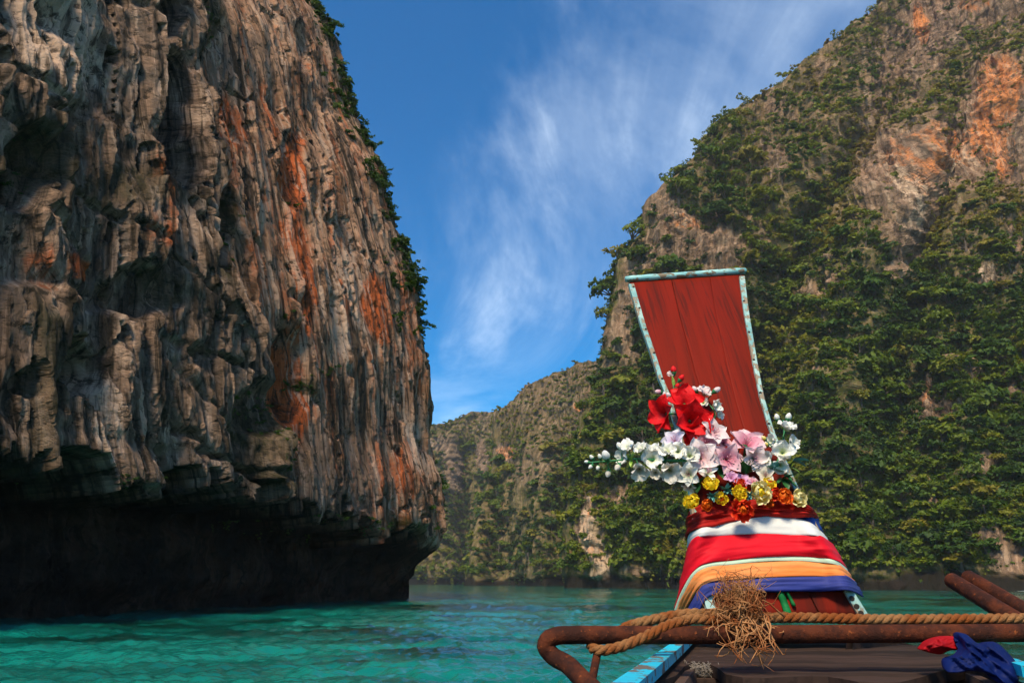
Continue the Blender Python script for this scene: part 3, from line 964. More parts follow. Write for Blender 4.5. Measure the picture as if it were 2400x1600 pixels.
MAT_RUST = tr_.set(color=rc, rough=0.85, spec=0.15, normal=tr_.bump(tr_.math('ADD', rn2, rn), 0.7, 0.006))


def cloth_material(name, col, col2=None, rough=0.62, sheen=0.0):
    t = NT(name)
    co = t.coords('Object')
    n = t.noise(t.coords('Object', (3, 3, 26)), 1.0, 4, 0.6)
    weave = t.noise(co, 420, 2, 0.5)
    c = t.mix(t.ramp(n, 0.35, 0.65), col, col2 or tuple(x * 0.82 for x in col))
    t.set(color=c, rough=rough, sheen=sheen, spec=0.12, normal=t.bump(t.math('ADD', t.math('MULTIPLY', weave, 0.15), n), 0.35, 0.004))
    return t.m


def lerp_pts(pts, n):
    """smooth curve through control points, n samples"""
    P = np.array(pts, float)
    s = np.concatenate([[0], np.cumsum(np.linalg.norm(np.diff(P, axis=0), axis=1))])
    s /= s[-1]
    q = np.linspace(0, 1, n)
    out = np.empty((n, P.shape[1]))
    m = np.gradient(P, s, axis=0) if len(P) > 2 else np.repeat((P[1:] - P[:1]), len(P), 0)
    for i, t in enumerate(q):
        j = min(max(np.searchsorted(s, t) - 1, 0), len(P) - 2)
        h = s[j + 1] - s[j]
        x = (t - s[j]) / h
        out[i] = (2 * x**3 - 3 * x**2 + 1) * P[j] + (x**3 - 2 * x**2 + x) * h * m[j] + (-2 * x**3 + 3 * x**2) * P[j + 1] + (x**3 - x**2) * h * m[j + 1]
    return out


def prow_depth(zr):
    return 2.52 + 0.35 * zr + 0.15 * zr * zr


def on_prow(px, py, proud=0.0):
    """point of the prow's inner face seen at px,py, raised towards the stern by proud"""
    y = 2.6
    for _ in range(14):
        y = prow_depth(at(px, py, y).z - EYE) - proud
    return at(px, py, y)


boat = empty('longtail_boat', (0.75, 1.6, 0))
tag(boat, 'wooden longtail boat bow with tall red brown prow and peeling turquoise trim', 'boat')
bpy.context.view_layer.update()


def boat_part(name, V, Fc, mat, smooth=False, parent=None):
    par = parent or boat
    m = mesh_data(name, [Vector(v) - Vector(boat.location) for v in V], Fc, mat, smooth)
    o = bpy.data.objects.new(name, m)
    COL.objects.link(o)
    o.parent = par
    return o


Lc = [(655, 1474), (718, 1492), (768, 1507), (824, 1527), (885, 1546), (921, 1562), (1000, 1586), (1060, 1602), (1130, 1616), (1200, 1625), (1260, 1632), (1326, 1641), (1370, 1650), (1446, 1662)]
Rc = [(636, 1742), (649, 1743), (718, 1751), (790, 1763), (854, 1774), (930, 1789), (1002, 1810), (1080, 1842), (1150, 1873), (1205, 1900), (1256, 1926), (1314, 1960), (1386, 1998), (1446, 2036)]
Ly, Lx = np.array(Lc).T
Ry, Rx = np.array(Rc).T


def prow_pt(fr, s, proud=0.0):
    """fr 0..1 left edge to right edge, s 0..1 top to bottom"""
    yl = 655 + (1446 - 655) * s
    yr = 636 + (1446 - 636) * s
    py = yl + (yr - yl) * fr
    px = np.interp(yl, Ly, Lx) * (1 - fr) + np.interp(yr, Ry, Rx) * fr
    return on_prow(px, py, proud)


# planks of the prow face, each a solid board with its own slight cup
cuts = [0.0, 0.365, 0.70, 1.0]
for i in range(3):
    V, Fc = [], []
    a, b = cuts[i] + (0.0007 if i else 0), cuts[i + 1] - (0.0007 if i < 2 else 0)
    nS, nA = 40, 13
    for layer in (0, 1):
        for r_ in range(nS):
            s = r_ / (nS - 1)
            for c_ in range(nA):
                tt = c_ / (nA - 1)
                fr = a + (b - a) * (0.5 - 0.5 * math.cos(math.pi * tt))
                fr_ = fr + 0.004 * math.sin(s * 5 + i) * (1 if 0 < fr < 1 else 0) * (0 if (c_ in (0, nA - 1) and fr in (0.0, 1.0)) else 1)
                edge = abs(tt - 0.5) * 2
                V.append(prow_pt(fr_, s, (-0.030 if layer else 0.003 - (0.0014 if edge > 0.97 else 0.0))))
    W = nS * nA
    for r_ in range(nS - 1):
        for c_ in range(nA - 1):
            q = r_ * nA + c_
            Fc.append((q, q + nA, q + nA + 1, q + 1))
            Fc.append((W + q, W + q + 1, W + q + nA + 1, W + q + nA))
        for c_ in (0, nA - 1):
            q = r_ * nA + c_
            f_ = (q, W + q, W + q + nA, q + nA)
            Fc.append(f_ if c_ == 0 else f_[::-1])
    for c_ in range(nA - 1):
        Fc.append((c_, c_ + 1, W + c_ + 1, W + c_))
        q = (nS - 1) * nA + c_
        Fc.append((q, W + q, W + q + 1, q + 1))
    boat_part('plank', V, Fc, MAT_PROW, True)

# outer stem behind the planks: closes the prow from the sides and the front
V, Fc = [], []
nS = 30
for r_ in range(nS):
    s = r_ / (nS - 1)
    l, rgt = prow_pt(0.0, s), prow_pt(1.0, s)
    py = 655 + 791 * s
    wid = 0.05 + 0.12 * sstep(0.62, 1.0, s)
    opx = np.interp(py, Ly, Lx) + np.interp(py, [655, 1000, 1190, 1260, 1330, 1380, 1446], [5, 5, -6, -12, -34, -48, -66])
    outer = at(opx, py + 2, l.y + 0.03 + wid)
    rout = at(np.interp(py, Ry, Rx) - 4, py, rgt.y + 0.03 + wid)
    mid = (l + rgt) / 2
    V += [l + Vector((0.004, 0.034, 0)), outer, mid + Vector((0.03, 0.05 + wid * 1.9, -0.02)), rout, rgt + Vector((-0.004, 0.034, 0))]
for r_ in range(nS - 1):
    for c_ in range(4):
        q = r_ * 5 + c_
        Fc.append((q, q + 5, q + 6, q + 1))
    Fc.append((r_ * 5 + 4, r_ * 5 + 9, r_ * 5 + 5, r_ * 5))
e_ = (nS - 1) * 5
Fc.append((0, 1, 2, 3, 4)); Fc.append((e_ + 4, e_ + 3, e_ + 2, e_ + 1, e_))
boat_part('stem', V, Fc, MAT_HULL)


def strip(name, path_in, path_out, thick, mat, parent=None):
    """bar whose front edges run along two paths; thick goes away from the viewer"""
    V, Fc = [], []
    n = len(path_in)
    for a, b in zip(path_in, path_out):
        V += [a, b, b + Vector((0, thick, 0)), a + Vector((0, thick, 0))]
    for i in range(n - 1):
        for k_ in range(4):
            Fc.append((i * 4 + k_, i * 4 + (k_ + 1) % 4, i * 4 + 4 + (k_ + 1) % 4, i * 4 + 4 + k_))
    Fc.append((3, 2, 1, 0)); Fc.append(tuple((n - 1) * 4 + k_ for k_ in range(4)))
    o = boat_part(name, V, Fc, mat, False, parent)
    bv = o.modifiers.new('bevel', 'BEVEL'); bv.width = 0.003; bv.segments = 2; bv.limit_method = 'ANGLE'
    return o


ss = np.linspace(0.012, 1.0, 40)
jit = lambda: random.uniform(-.0012, .0012)
wl_ = lambda s: 0.036 + 0.02 * sstep(0.75, 1, s)
side_l = strip('side_trim', [prow_pt(wl_(s), s, 0.016 + jit()) for s in ss], [prow_pt(-0.012, s, 0.016 + jit()) for s in ss], 0.030, MAT_TRIM_SIDE)
side_r = strip('side_trim', [prow_pt(1.012, s, 0.016 + jit()) for s in ss], [prow_pt(1 - wl_(s), s, 0.016 + jit()) for s in ss], 0.030, MAT_TRIM_SIDE)
# head rail: a rounded bar lying over the top edge
tp = [prow_pt(fr, 0.0, 0.012) + Vector((0, 0.0, 0.002)) for fr in np.linspace(-0.03, 1.02, 16)]
V, Fc = tube_verts(tp, [0.014] + [0.0165 + random.uniform(-.0008, .0008) for _ in range(14)] + [0.014], 12)
boat_part('head_rail', V, Fc, MAT_TRIM, True)
nailm = None
for sgn, py_list in ((0, (668, 718, 768, 824, 885, 940)), (1, (658, 718, 790, 854, 930, 1002, 1060, 1130))):
    for py in py_list:
        s = (py - 650) / 800
        c = prow_pt(0.022 if sgn == 0 else 0.978, s, 0.0175)
        V, Fc = tube_verts([c + Vector((0, -0.0012, 0)), c + Vector((0, 0.004, 0))], 0.0052, 8)
        boat_part('nail', V, Fc, MAT_HOLE, False, side_l if sgn == 0 else side_r)
for s in (0.945, 0.968, 0.988):
    c = prow_pt(0.968, s, 0.0178)
    V, Fc = tube_verts([c + Vector((0, -0.0012, 0)), c + Vector((0, 0.004, 0))], 0.0085, 8)
    boat_part('nail', V, Fc, MAT_HOLE, False, side_r)

# deck, gunwales, hull
ZD = EYE - 0.20


def on_level(px, py, z):
    t = (800.0 - py) / F
    ry = CP - SP * t; rz = SP + CP * t
    y = (z - EYE) * ry / rz
    return at(px, py, y)


front = [(1480, 1612), (1540, 1596), (1560, 1590), (1585, 1580), (1600, 1562), (1625, 1552), (1655, 1552), (1680, 1562), (1700, 1577), (1740, 1586), (1790, 1589), (1850, 1585), (1905, 1582), (1940, 1583), (1975, 1590), (2010, 1598), (2060, 1600), (2110, 1596), (2160, 1584), (2215, 1568), (2260, 1564), (2310, 1572), (2360, 1590), (2470, 1622)]
back = []
edge_pts = [on_level(x, y, ZD) for (x, y) in front]
back_pts = [on_level(x, y, ZD) for (x, y) in ((1588, 1510), (1720, 1505), (1850, 1504), (1990, 1505), (2150, 1510))]
nF = len(edge_pts)
V, Fc = [], []
nb_ = 10
bi = lerp_pts([tuple(p) for p in back_pts], nF)
for lay in (0.0, -0.028):
    for j in range(nb_):
        for i in range(nF):
            p = Vector(bi[i]).lerp(edge_pts[i], j / (nb_ - 1))
            V.append(Vector((p.x, p.y, ZD + lay + (0.004 * math.sin(i * 1.3 + j * .8) * .35))))
W = nb_ * nF
for j in range(nb_ - 1):
    for i in range(nF - 1):
        q = j * nF + i
        Fc.append((q, q + nF, q + nF + 1, q + 1))
        Fc.append((W + q, W + q + 1, W + q + nF + 1, W + q + nF))
for i in range(nF - 1):
    q = (nb_ - 1) * nF + i
    Fc.append((q, W + q, W + q + 1, q + 1))
boat_part('foredeck', V, Fc, MAT_DECK, False)

ZG = EYE - 0.163
gl_out = [on_level(1615, 1477, ZG), on_level(1568, 1509, ZG), on_level(1430, 1600, ZG), Vector((-0.62, 0.2, ZG)), Vector((-0.75, -1.5, ZG - 0.1)), Vector((-0.75, -4, ZG - 0.2))]
gl_in = [on_level(1634, 1480, ZG), on_level(1598, 1512, ZG), on_level(1496, 1600, ZG), Vector((-0.56, 0.2, ZG)), Vector((-0.69, -1.5, ZG - 0.1)), Vector((-0.69, -4, ZG - 0.2))]
gr_in = [at(2022, 1440, 2.50), on_level(2160, 1479, ZG), on_level(2392, 1558, ZG), Vector((1.62, 0.2, ZG)), Vector((1.75, -1.5, ZG - 0.1)), Vector((1.75, -4, ZG - 0.2))]
gr_out = [at(2040, 1440, 2.50), on_level(2178, 1477, ZG), on_level(2430, 1558, ZG), Vector((1.70, 0.2, ZG)), Vector((1.83, -1.5, ZG - 0.1)), Vector((1.83, -4, ZG - 0.2))]


def straight(pts):
    """twelve steps along each of the five legs"""
    return [tuple(pts[i].lerp(pts[i + 1], k_ / (12 if i < 4 else 11))) for i in range(5) for k_ in range(12)]


def gunwale(pin, pout):
    a, b = straight(pin), straight(pout)
    V, Fc = [], []
    for p, q in zip(a, b):
        p, q = Vector(p), Vector(q)
        V += [p, q, q + Vector((0, 0, -0.022)), p + Vector((0, 0, -0.022))]
    for i in range(59):
        for k_ in range(4):
            Fc.append((i * 4 + k_, i * 4 + 4 + k_, i * 4 + 4 + (k_ + 1) % 4, i * 4 + (k_ + 1) % 4))
    Fc.append((0, 1, 2, 3)); Fc.append((239, 238, 237, 236))
    o = boat_part('gunwale', V, Fc, MAT_CYAN)
    return b, a


gb, gb_in = gunwale(gl_in, gl_out)
rb, rb_in = gunwale(gr_in, gr_out)
# hull skin: from the gunwales down to the keel, planked in three strakes a side
for side, line in ((-1, gb), (1, rb)):
    for k_ in range(4):
        V, Fc = [], []
        for i in range(0, 60, 3):
            p = Vector(line[i])
            cx = 0.30 if i < 12 else 0.5
            for f_ in (k_ / 4.0 + 0.004, (k_ + 1) / 4.0 - 0.004):
                drop = f_ * (p.z + 0.35)
                inn = f_ ** 0.8 * (0.95 if i < 24 else 0.8)
                x = p.x + (0.75 - p.x) * inn - side * (0.05 if i < 30 else 0.01)
                for off in (0.0, 0.022):
                    V.append(Vector((x - side * (off + 0.004), p.y, p.z - 0.04 - drop)))
        n = len(V) // 4
        for i in range(n - 1):
            a = i * 4; b = a + 4
            Fc += [(a, b, b + 2, a + 2), (a + 1, a + 3, b + 3, b + 1), (a, a + 1, b + 1, b), (a + 2, b + 2, b + 3, a + 3)]
        boat_part('strake', V, Fc, MAT_HULL)
# floor boards inside the hull, well below the foredeck
for i in range(7):
    x0 = 0.02 + i * 0.2
    V = [Vector((x0 + a * 0.19, b, EYE - 0.75 + c * 0.02)) for a in (0, 1) for b in (-3.5, 2.05) for c in (0, 1)]
    boat_part('floor_board', V, [(0, 1, 3, 2), (4, 6, 7, 5), (0, 4, 5, 1), (2, 3, 7, 6), (1, 5, 7, 3), (0, 2, 6, 4)], MAT_HULL)

# bulkhead closing the space under the foredeck
V = [Vector((x, y, z)) for x in (0.42, 1.12) for y in (2.02, 2.06) for z in (EYE - 0.80, ZD - 0.03)]
boat_part('bulkhead', V, [(0, 1, 3, 2), (4, 6, 7, 5), (0, 4, 5, 1), (2, 3, 7, 6), (1, 5, 7, 3), (0, 2, 6, 4)], MAT_HULL)
V = [Vector((x, y, ZD - d_)) for (x, y) in ((0.22, 1.30), (1.42, 1.30), (1.25, 2.0), (0.42, 2.0)) for d_ in (0.10, 0.13)]
boat_part('under_deck', V, [(0, 2, 4, 6), (1, 7, 5, 3), (0, 1, 3, 2), (2, 3, 5, 4), (4, 5, 7, 6), (6, 7, 1, 0)], MAT_HULL)

# ------------------------------------------------------------------ rusty pipe frame across the bow
pipe = empty('pipe_frame', at(1800, 1485, 1.9))
tag(pipe, 'rusty bent iron pipe frame lying across the bow under the rope', 'pipe frame')


def child_mesh(name, V, Fc, mat, par, smooth=True):
    m = mesh_data(name, [Vector(v) - Vector(par.location) for v in V], Fc, mat, smooth)
    return link(bpy.data.objects.new(name, m), par)


PY_ = 1.86
ctl = [(2700, 1480), (2400, 1482), (2000, 1484), (1700, 1486), (1450, 1487), (1340, 1487), (1305, 1489), (1284, 1498), (1278, 1513), (1290, 1530), (1330, 1556), (1362, 1588), (1420, 1640), (1480, 1700)]
pts = [tuple(at(x, y, PY_ - (0.0 if y < 1530 else (y - 1530) / 170 * 0.28))) for x, y in ctl]
path = lerp_pts(pts, 260)
V, Fc = tube_verts([tuple(p) for p in path], 0.0205, 14)
child_mesh('main_pipe', V, Fc, MAT_RUST, pipe)
V, Fc = tube_verts([at(1398, 1496, PY_), at(1400, 1530, PY_ - .005), at(1388, 1590, PY_ - .08), at(1376, 1612, PY_ - .11)], 0.0095, 10)
child_mesh('strut', V, Fc, MAT_RUST, pipe)
for (a, b, dpt, r_) in (((2230, 1359), (2480, 1512), 2.15, 0.0225), ((2268, 1351), (2560, 1522), 2.22, 0.0215)):
    A, B = at(a[0], a[1], dpt + .15), at(b[0], b[1], dpt - 0.25)
    V, Fc = tube_verts([A + (B - A).normalized() * -0.008, A, A.lerp(B, .4), B], [r_ * .75, r_, r_, r_], 12)
    child_mesh('bar', V, Fc, MAT_RUST, pipe)

# ------------------------------------------------------------------ rope
tr2 = NT('coir_rope')
co_ = tr2.coords('Object')
rr1 = tr2.noise(co_, 120, 5, 0.75)
rr2 = tr2.noise(co_, 7, 3, 0.6)
rc2 = tr2.mix(tr2.ramp(rr2, 0.40, 0.60), (0.33, 0.165, 0.066), (0.25, 0.072, 0.018))
rc2 = tr2.mix(tr2.ramp(rr1, 0.30, 0.50, 0.7, 0.0), rc2, (0.10, 0.05, 0.024))
MAT_ROPE = tr2.set(color=rc2, rough=0.9, spec=0.1, normal=tr2.bump(tr2.noise(co_, 200, 4, 0.75), 1.0, 0.006))


def twisted(par, ctl_pts, rad, turns_per_m=17, n_per_m=190):
    P = lerp_pts([tuple(p) for p in ctl_pts], 400)
    L = np.sum(np.linalg.norm(np.diff(P, axis=0), axis=1))
    n = int(L * n_per_m)
    P = lerp_pts([tuple(p) for p in ctl_pts], n)
    T = np.gradient(P, axis=0); T /= np.linalg.norm(T, axis=1, keepdims=True)
    up = np.array([0, 0, 1.0])
    A = np.cross(T, up); A /= np.linalg.norm(A, axis=1, keepdims=True)
    B = np.cross(A, T)
    sl = np.linspace(0, L, n)
    for k_ in range(3):
        ph = sl * turns_per_m * 2 * math.pi + k_ * 2 * math.pi / 3
        C = P + (A * np.cos(ph)[:, None] + B * np.sin(ph)[:, None]) * rad * 0.50
        V, Fc = tube_verts([tuple(c) for c in C], [rad * 0.60 * (1 + random.uniform(-.05, .05)) for _ in range(n)], 7)
        child_mesh('strand', V, Fc, MAT_ROPE, par)


RY = 1.885
rope = empty('mooring_rope', at(1740, 1445, RY))
tag(rope, 'thick frayed natural fibre rope stretched over the rusty pipe frame', 'rope')
twisted(rope, [at(2700, 1444, RY), at(2400, 1448, RY), at(2050, 1450, RY), at(1850, 1446, RY), at(1740, 1447, RY), at(1660, 1438, RY), at(1610, 1437, RY), at(1560, 1445, RY + .01), at(1507, 1457, RY + .02), at(1465, 1470, RY + .05), at(1440, 1488, RY + .05)], 0.0118)
tail = empty('rope_tail', at(1560, 1470, RY - .02))
tag(tail, 'rope end running slack down to the strut of the rusty pipe', 'rope')
twisted(tail, [at(1730, 1446, RY - .012), at(1680, 1452, RY - .018), at(1620, 1450, RY - .022), at(1570, 1463, RY - .03), at(1510, 1492, RY - .045), at(1440, 1518, RY - .05), at(1400, 1523, RY - .045), at(1385, 1512, RY - .02), at(1390, 1500, RY)], 0.0118)
# frayed knot
fray = empty('frayed_knot', at(1735, 1440, RY))
tag(fray, 'shaggy frayed rope knot with loose fibres hanging over the pipe', 'knot')
tf = NT('frayed_fibre')
ff = tf.noise(tf.coords('Object'), 22, 4, 0.7)
MAT_FIBRE = tf.set(color=tf.mix(tf.ramp(ff, 0.38, 0.62), (0.40, 0.20, 0.085), (0.23, 0.07, 0.022)), rough=0.9, spec=0.1)
rng = np.random.default_rng(5)


def fibres(n, start, spread, end_fn, r0, wig, seg=9):
    parts = []
    for _ in range(n):
        s = at(start[0] + rng.normal() * spread[0], start[1] + rng.normal() * spread[1], RY - 0.025 + rng.normal() * 0.012)
        ex, ey, ed = end_fn()
        e = at(ex, ey, RY - 0.03 + ed)
        ct = [s]
        side = Vector((rng.normal(), rng.normal() * .6, rng.normal()))
        side2 = Vector((rng.normal(), rng.normal() * .6, rng.normal()))
        L = (e - s).length
        ct.append(s.lerp(e, .35) + side * wig * L)
        ct.append(s.lerp(e, .7) + side2 * wig * L)
        ct.append(e)
        P = lerp_pts([tuple(c) for c in ct], seg)
        r = r0 * rng.uniform(.6, 1.3)
        parts.append(tube_verts([tuple(p) for p in P], [r * (1 - .65 * i / (seg - 1)) for i in range(seg)], 4))
    return join(parts)


V, Fc = fibres(330, (1738, 1440), (22, 10), lambda: (1733 + np.clip(rng.normal(), -1.7, 1.7) * 27, 1395 + rng.normal() * 20, rng.normal() * .02), 0.0017, 0.26)
o = child_mesh('fibre_tuft', V, Fc, MAT_FIBRE, fray); o['kind'] = 'stuff'
V, Fc = fibres(60, (1730, 1400), (30, 12), lambda: (1730 + rng.normal() * 36, 1350 + rng.normal() * 16, rng.normal() * .02), 0.0012, 0.16)
o = child_mesh('upper_wisps', V, Fc, MAT_FIBRE, fray); o['kind'] = 'stuff'
V, Fc = fibres(95, (1752, 1448), (24, 10), lambda: (1750 + rng.normal() * 36, 1512 + rng.normal() * 26, rng.normal() * .025 - .03), 0.0026, 0.15)
o = child_mesh('hanging_fibres', V, Fc, MAT_FIBRE, fray); o['kind'] = 'stuff'
V, Fc = fibres(16, (1735, 1430), (30, 12), lambda: (1735 + rng.choice([-1, 1]) * rng.uniform(60, 110), 1440 + rng.normal() * 34, rng.normal() * .02), 0.0016, 0.2)
o = child_mesh('side_wisps', V, Fc, MAT_FIBRE, fray); o['kind'] = 'stuff'

# tuft of old fibre stuck in the notch of the deck
V, Fc = [], []
parts = []
c0 = on_level(1640, 1575, ZD - 0.02)
for _ in range(420):
    a = c0 + Vector((rng.normal() * .016, rng.normal() * .010, rng.normal() * .004))
    b = a + Vector((rng.normal() * .011, rng.normal() * .009, abs(rng.normal()) * .008 + .001))
    m_ = a.lerp(b, .5) + Vector((rng.normal(), rng.normal(), rng.normal())) * .006
    P = lerp_pts([tuple(a), tuple(m_), tuple(b)], 6)
    parts.append(tube_verts([tuple(p) for p in P], 0.0010, 3))
V, Fc = join(parts)
MAT_GREYFIBRE = NT('grey_fibre').set(color=(0.22, 0.19, 0.165), rough=0.95)
o = mesh_obj('fibre_wad', V, Fc, MAT_GREYFIBRE)
tag(o, 'grey wad of fluffy fibre stuck in a notch of the foredeck', 'fibre wad')

# ------------------------------------------------------------------ cloth sashes round the prow
def sash(name, label, top, bot, mat, proud, wr=0.004, folds=5, bulge=0.012, nu=90, nv=16, thick=0.004, seed=0):
    """top and bot: (px, py, extra depth) along the band from its outer side round to the far side"""
    a = lerp_pts([(p[0], p[1], p[2]) for p in top], nu)
    b = lerp_pts([(p[0], p[1], p[2]) for p in bot], nu)
    G = np.empty((nv, nu, 3))
    for j in range(nv):
        f_ = j / (nv - 1)
        for i in range(nu):
            px, py, dd = a[i] * (1 - f_) + b[i] * f_
            q = on_prow(px, py, proud - dd + 0.6 * bulge * math.sin(math.pi * f_) ** 0.5)
            G[j, i] = q
    U, Vv = np.meshgrid(np.linspace(0, 1, nu), np.linspace(0, 1, nv))
    w = fbm(U * 3.0, Vv * folds + U * 1.2, 0 * U + seed, 3, 40 + seed) + 0.8 * ridged(U * 2.0, Vv * folds * .7 + 0.6 * U, 0 * U + seed, 2, 90 + seed)
    N = wall_normals(G[..., 0], G[..., 1], G[..., 2])
    if N[nv // 2, nu // 2, 1] > 0: N = -N
    w = w + 0.5 * ridged(U * 7.0 + Vv * 2, Vv * folds * 2.2 + U * 2.0, 0 * U + seed, 2, 140 + seed) * (0.4 + 0.6 * np.abs(2 * U - 1))
    G = G + N * (w * wr * 1.5)[..., None]
    o0 = np.array(boatpos(top))
    V = list(map(tuple, (G - o0).reshape(-1, 3))) + list(map(tuple, (G - N * thick - o0).reshape(-1, 3)))
    Fc = []
    W = nu * nv
    for j in range(nv - 1):
        for i in range(nu - 1):
            q = j * nu + i
            Fc.append((q, q + nu, q + nu + 1, q + 1))
            Fc.append((W + q, W + q + 1, W + q + nu + 1, W + q + nu))
    for i in range(nu - 1):
        Fc.append((i, i + 1, W + i + 1, W + i))
        q = (nv - 1) * nu + i
        Fc.append((q, W + q, W + q + 1, q + 1))
    for j in range(nv - 1):
        q = j * nu
        Fc.append((q, W + q, W + q + nu, q + nu))
        q = j * nu + nu - 1
        Fc.append((q, q + nu, W + q + nu, W + q))
    o = mesh_obj(name, V, Fc, mat)
    o.location = o0
    return tag(o, label, 'cloth', 'cloth sashes wrapped round the prow')


def boatpos(top):
    m = top[len(top) // 2]
    return on_prow(m[0], m[1])


C_DEEPRED = cloth_material('deep_red_cloth', (0.42, 0.016, 0.010), (0.26, 0.008, 0.006))
C_NAVY = cloth_material('navy_cloth', (0.010, 0.045, 0.24), (0.007, 0.03, 0.16))
C_WHITE = cloth_material('white_cloth', (0.60, 0.60, 0.57), (0.55, 0.56, 0.54))
C_RED = cloth_material('scarlet_cloth', (0.66, 0.006, 0.018), (0.54, 0.005, 0.015))
C_MINT = cloth_material('mint_cloth', (0.55, 0.68, 0.50), (0.47, 0.60, 0.44))
C_ORANGE = cloth_material('orange_cloth', (0.74, 0.19, 0.035), (0.74, 0.27, 0.085))
C_BLUE = cloth_material('blue_cloth', (0.018, 0.030, 0.17), (0.040, 0.050, 0.20))
C_GREEN = cloth_material('green_ribbon_cloth', (0.010, 0.20, 0.050), (0.006, 0.12, 0.03))

sash('cloth_sash', 'blue sash wrapped lowest round the prow just over the rope',
     [(1600, 1452, .16), (1622, 1408, .06), (1650, 1370, 0), (1720, 1358, 0), (1826, 1350, 0), (1930, 1350, 0), (1986, 1352, 0), (2006, 1366, .10)],
     [(1606, 1470, .16), (1630, 1445, .06), (1660, 1396, 0), (1720, 1388, 0), (1826, 1386, 0), (1930, 1386, 0), (2004, 1387, 0), (2024, 1398, .10)], C_BLUE, 0.022, 0.0035, 6, 0.012, seed=1)
sash('cloth_sash', 'orange sash between the blue and the mint bands on the prow',
     [(1584, 1440, .18), (1604, 1390, .08), (1640, 1336, 0), (1720, 1321, 0), (1826, 1313, 0), (1920, 1317, 0), (1968, 1326, 0), (1990, 1342, .10)],
     [(1596, 1448, .18), (1622, 1405, .08), (1652, 1368, 0), (1720, 1357, 0), (1826, 1351, 0), (1930, 1350, 0), (1986, 1353, 0), (2006, 1368, .10)], C_ORANGE, 0.026, 0.003, 5, 0.010, seed=2)
sash('cloth_sash', 'narrow mint green sash under the wide scarlet band on the prow',
     [(1580, 1430, .19), (1600, 1378, .09), (1638, 1326, 0), (1720, 1311, 0), (1826, 1301, 0), (1910, 1305, 0), (1964, 1314, 0), (1984, 1330, .10)],
     [(1586, 1440, .19), (1606, 1388, .09), (1642, 1338, 0), (1720, 1323, 0), (1826, 1314, 0), (1915, 1317, 0), (1968, 1327, 0), (1990, 1344, .10)], C_MINT, 0.030, 0.0012, 3, 0.005, nv=8, seed=3)
sash('cloth_sash', 'wide scarlet sash wrapped round the middle of the prow',
     [(1609, 1290, .20), (1614, 1278, .10), (1628, 1260, 0), (1690, 1253, 0), (1770, 1249, 0), (1860, 1253, 0), (1930, 1258, 0), (1950, 1272, .10)],
     [(1580, 1430, .20), (1600, 1378, .10), (1639, 1327, 0), (1720, 1312, 0), (1826, 1302, 0), (1910, 1306, 0), (1965, 1315, 0), (1986, 1331, .10)], C_RED, 0.034, 0.0030, 4, 0.016, nv=22, seed=4)
sash('cloth_sash', 'white sash under the crumpled dark red band on the prow',
     [(1610, 1265, .17), (1614, 1250, .08), (1632, 1240, 0), (1690, 1226, 0), (1772, 1208, 0), (1850, 1210, 0), (1905, 1226, 0), (1932, 1250, .08)],
     [(1611, 1284, .17), (1617, 1274, .08), (1630, 1262, 0), (1690, 1255, 0), (1770, 1251, 0), (1860, 1255, 0), (1931, 1261, 0), (1944, 1270, .08)], C_WHITE, 0.031, 0.0016, 3, 0.016, seed=5)
sash('cloth_sash', 'sliver of navy sash showing beside the white band',
     [(1840, 1204, 0), (1870, 1202, 0), (1900, 1205, 0), (1918, 1212, .06)],
     [(1840, 1212, 0), (1872, 1214, 0), (1905, 1230, 0), (1928, 1246, .06)], C_NAVY, 0.026, 0.002, 4, 0.008, nu=26, nv=8, seed=6)
sash('cloth_sash', 'crumpled dark red sash at the foot of the flowers',
     [(1612, 1215, .15), (1616, 1200, .07), (1640, 1186, 0), (1700, 1174, 0), (1780, 1176, 0), (1850, 1184, 0), (1896, 1190, 0), (1908, 1206, .08)],
     [(1611, 1262, .15), (1615, 1250, .07), (1634, 1238, 0), (1690, 1226, 0), (1772, 1209, 0), (1850, 1206, 0), (1900, 1207, 0), (1916, 1216, .08)], C_DEEPRED, 0.034, 0.0085, 7, 0.014, nv=26, seed=7)


def ribbon(label, a0, a1, b0, b1):
    V = []
    n = 8
    for i in range(n):
        f_ = i / (n - 1)
        p = on_prow(a0[0] + (b0[0] - a0[0]) * f_, a0[1] + (b0[1] - a0[1]) * f_, 0.012 + .004 * math.sin(f_ * 9))
        q = on_prow(a1[0] + (b1[0] - a1[0]) * f_, a1[1] + (b1[1] - a1[1]) * f_, 0.012 + .004 * math.sin(f_ * 9 + 1))
        m_ = p.lerp(q, .5) + Vector((0, -.008, 0))
        V += [p, m_, q, q + Vector((0, .003, 0)), p + Vector((0, .003, 0))]
    Fc = [(i * 5 + k_, i * 5 + 5 + k_, i * 5 + 5 + (k_ + 1) % 5, i * 5 + (k_ + 1) % 5) for i in range(n - 1) for k_ in range(5)]
    Fc += [(0, 1, 2, 3, 4), tuple((n - 1) * 5 + k_ for k_ in (4, 3, 2, 1, 0))]
    o = mesh_obj('green_ribbon', V, Fc, C_GREEN)
    tag(o, label, 'ribbon')


ribbon('wider dark green ribbon hanging below the blue sash', (1820, 1384), (1836, 1384), (1840, 1440), (1858, 1440))
ribbon('thin bright green ribbon strip hanging beside the wider ribbon', (1840, 1386), (1848, 1386), (1858, 1420), (1866, 1418))


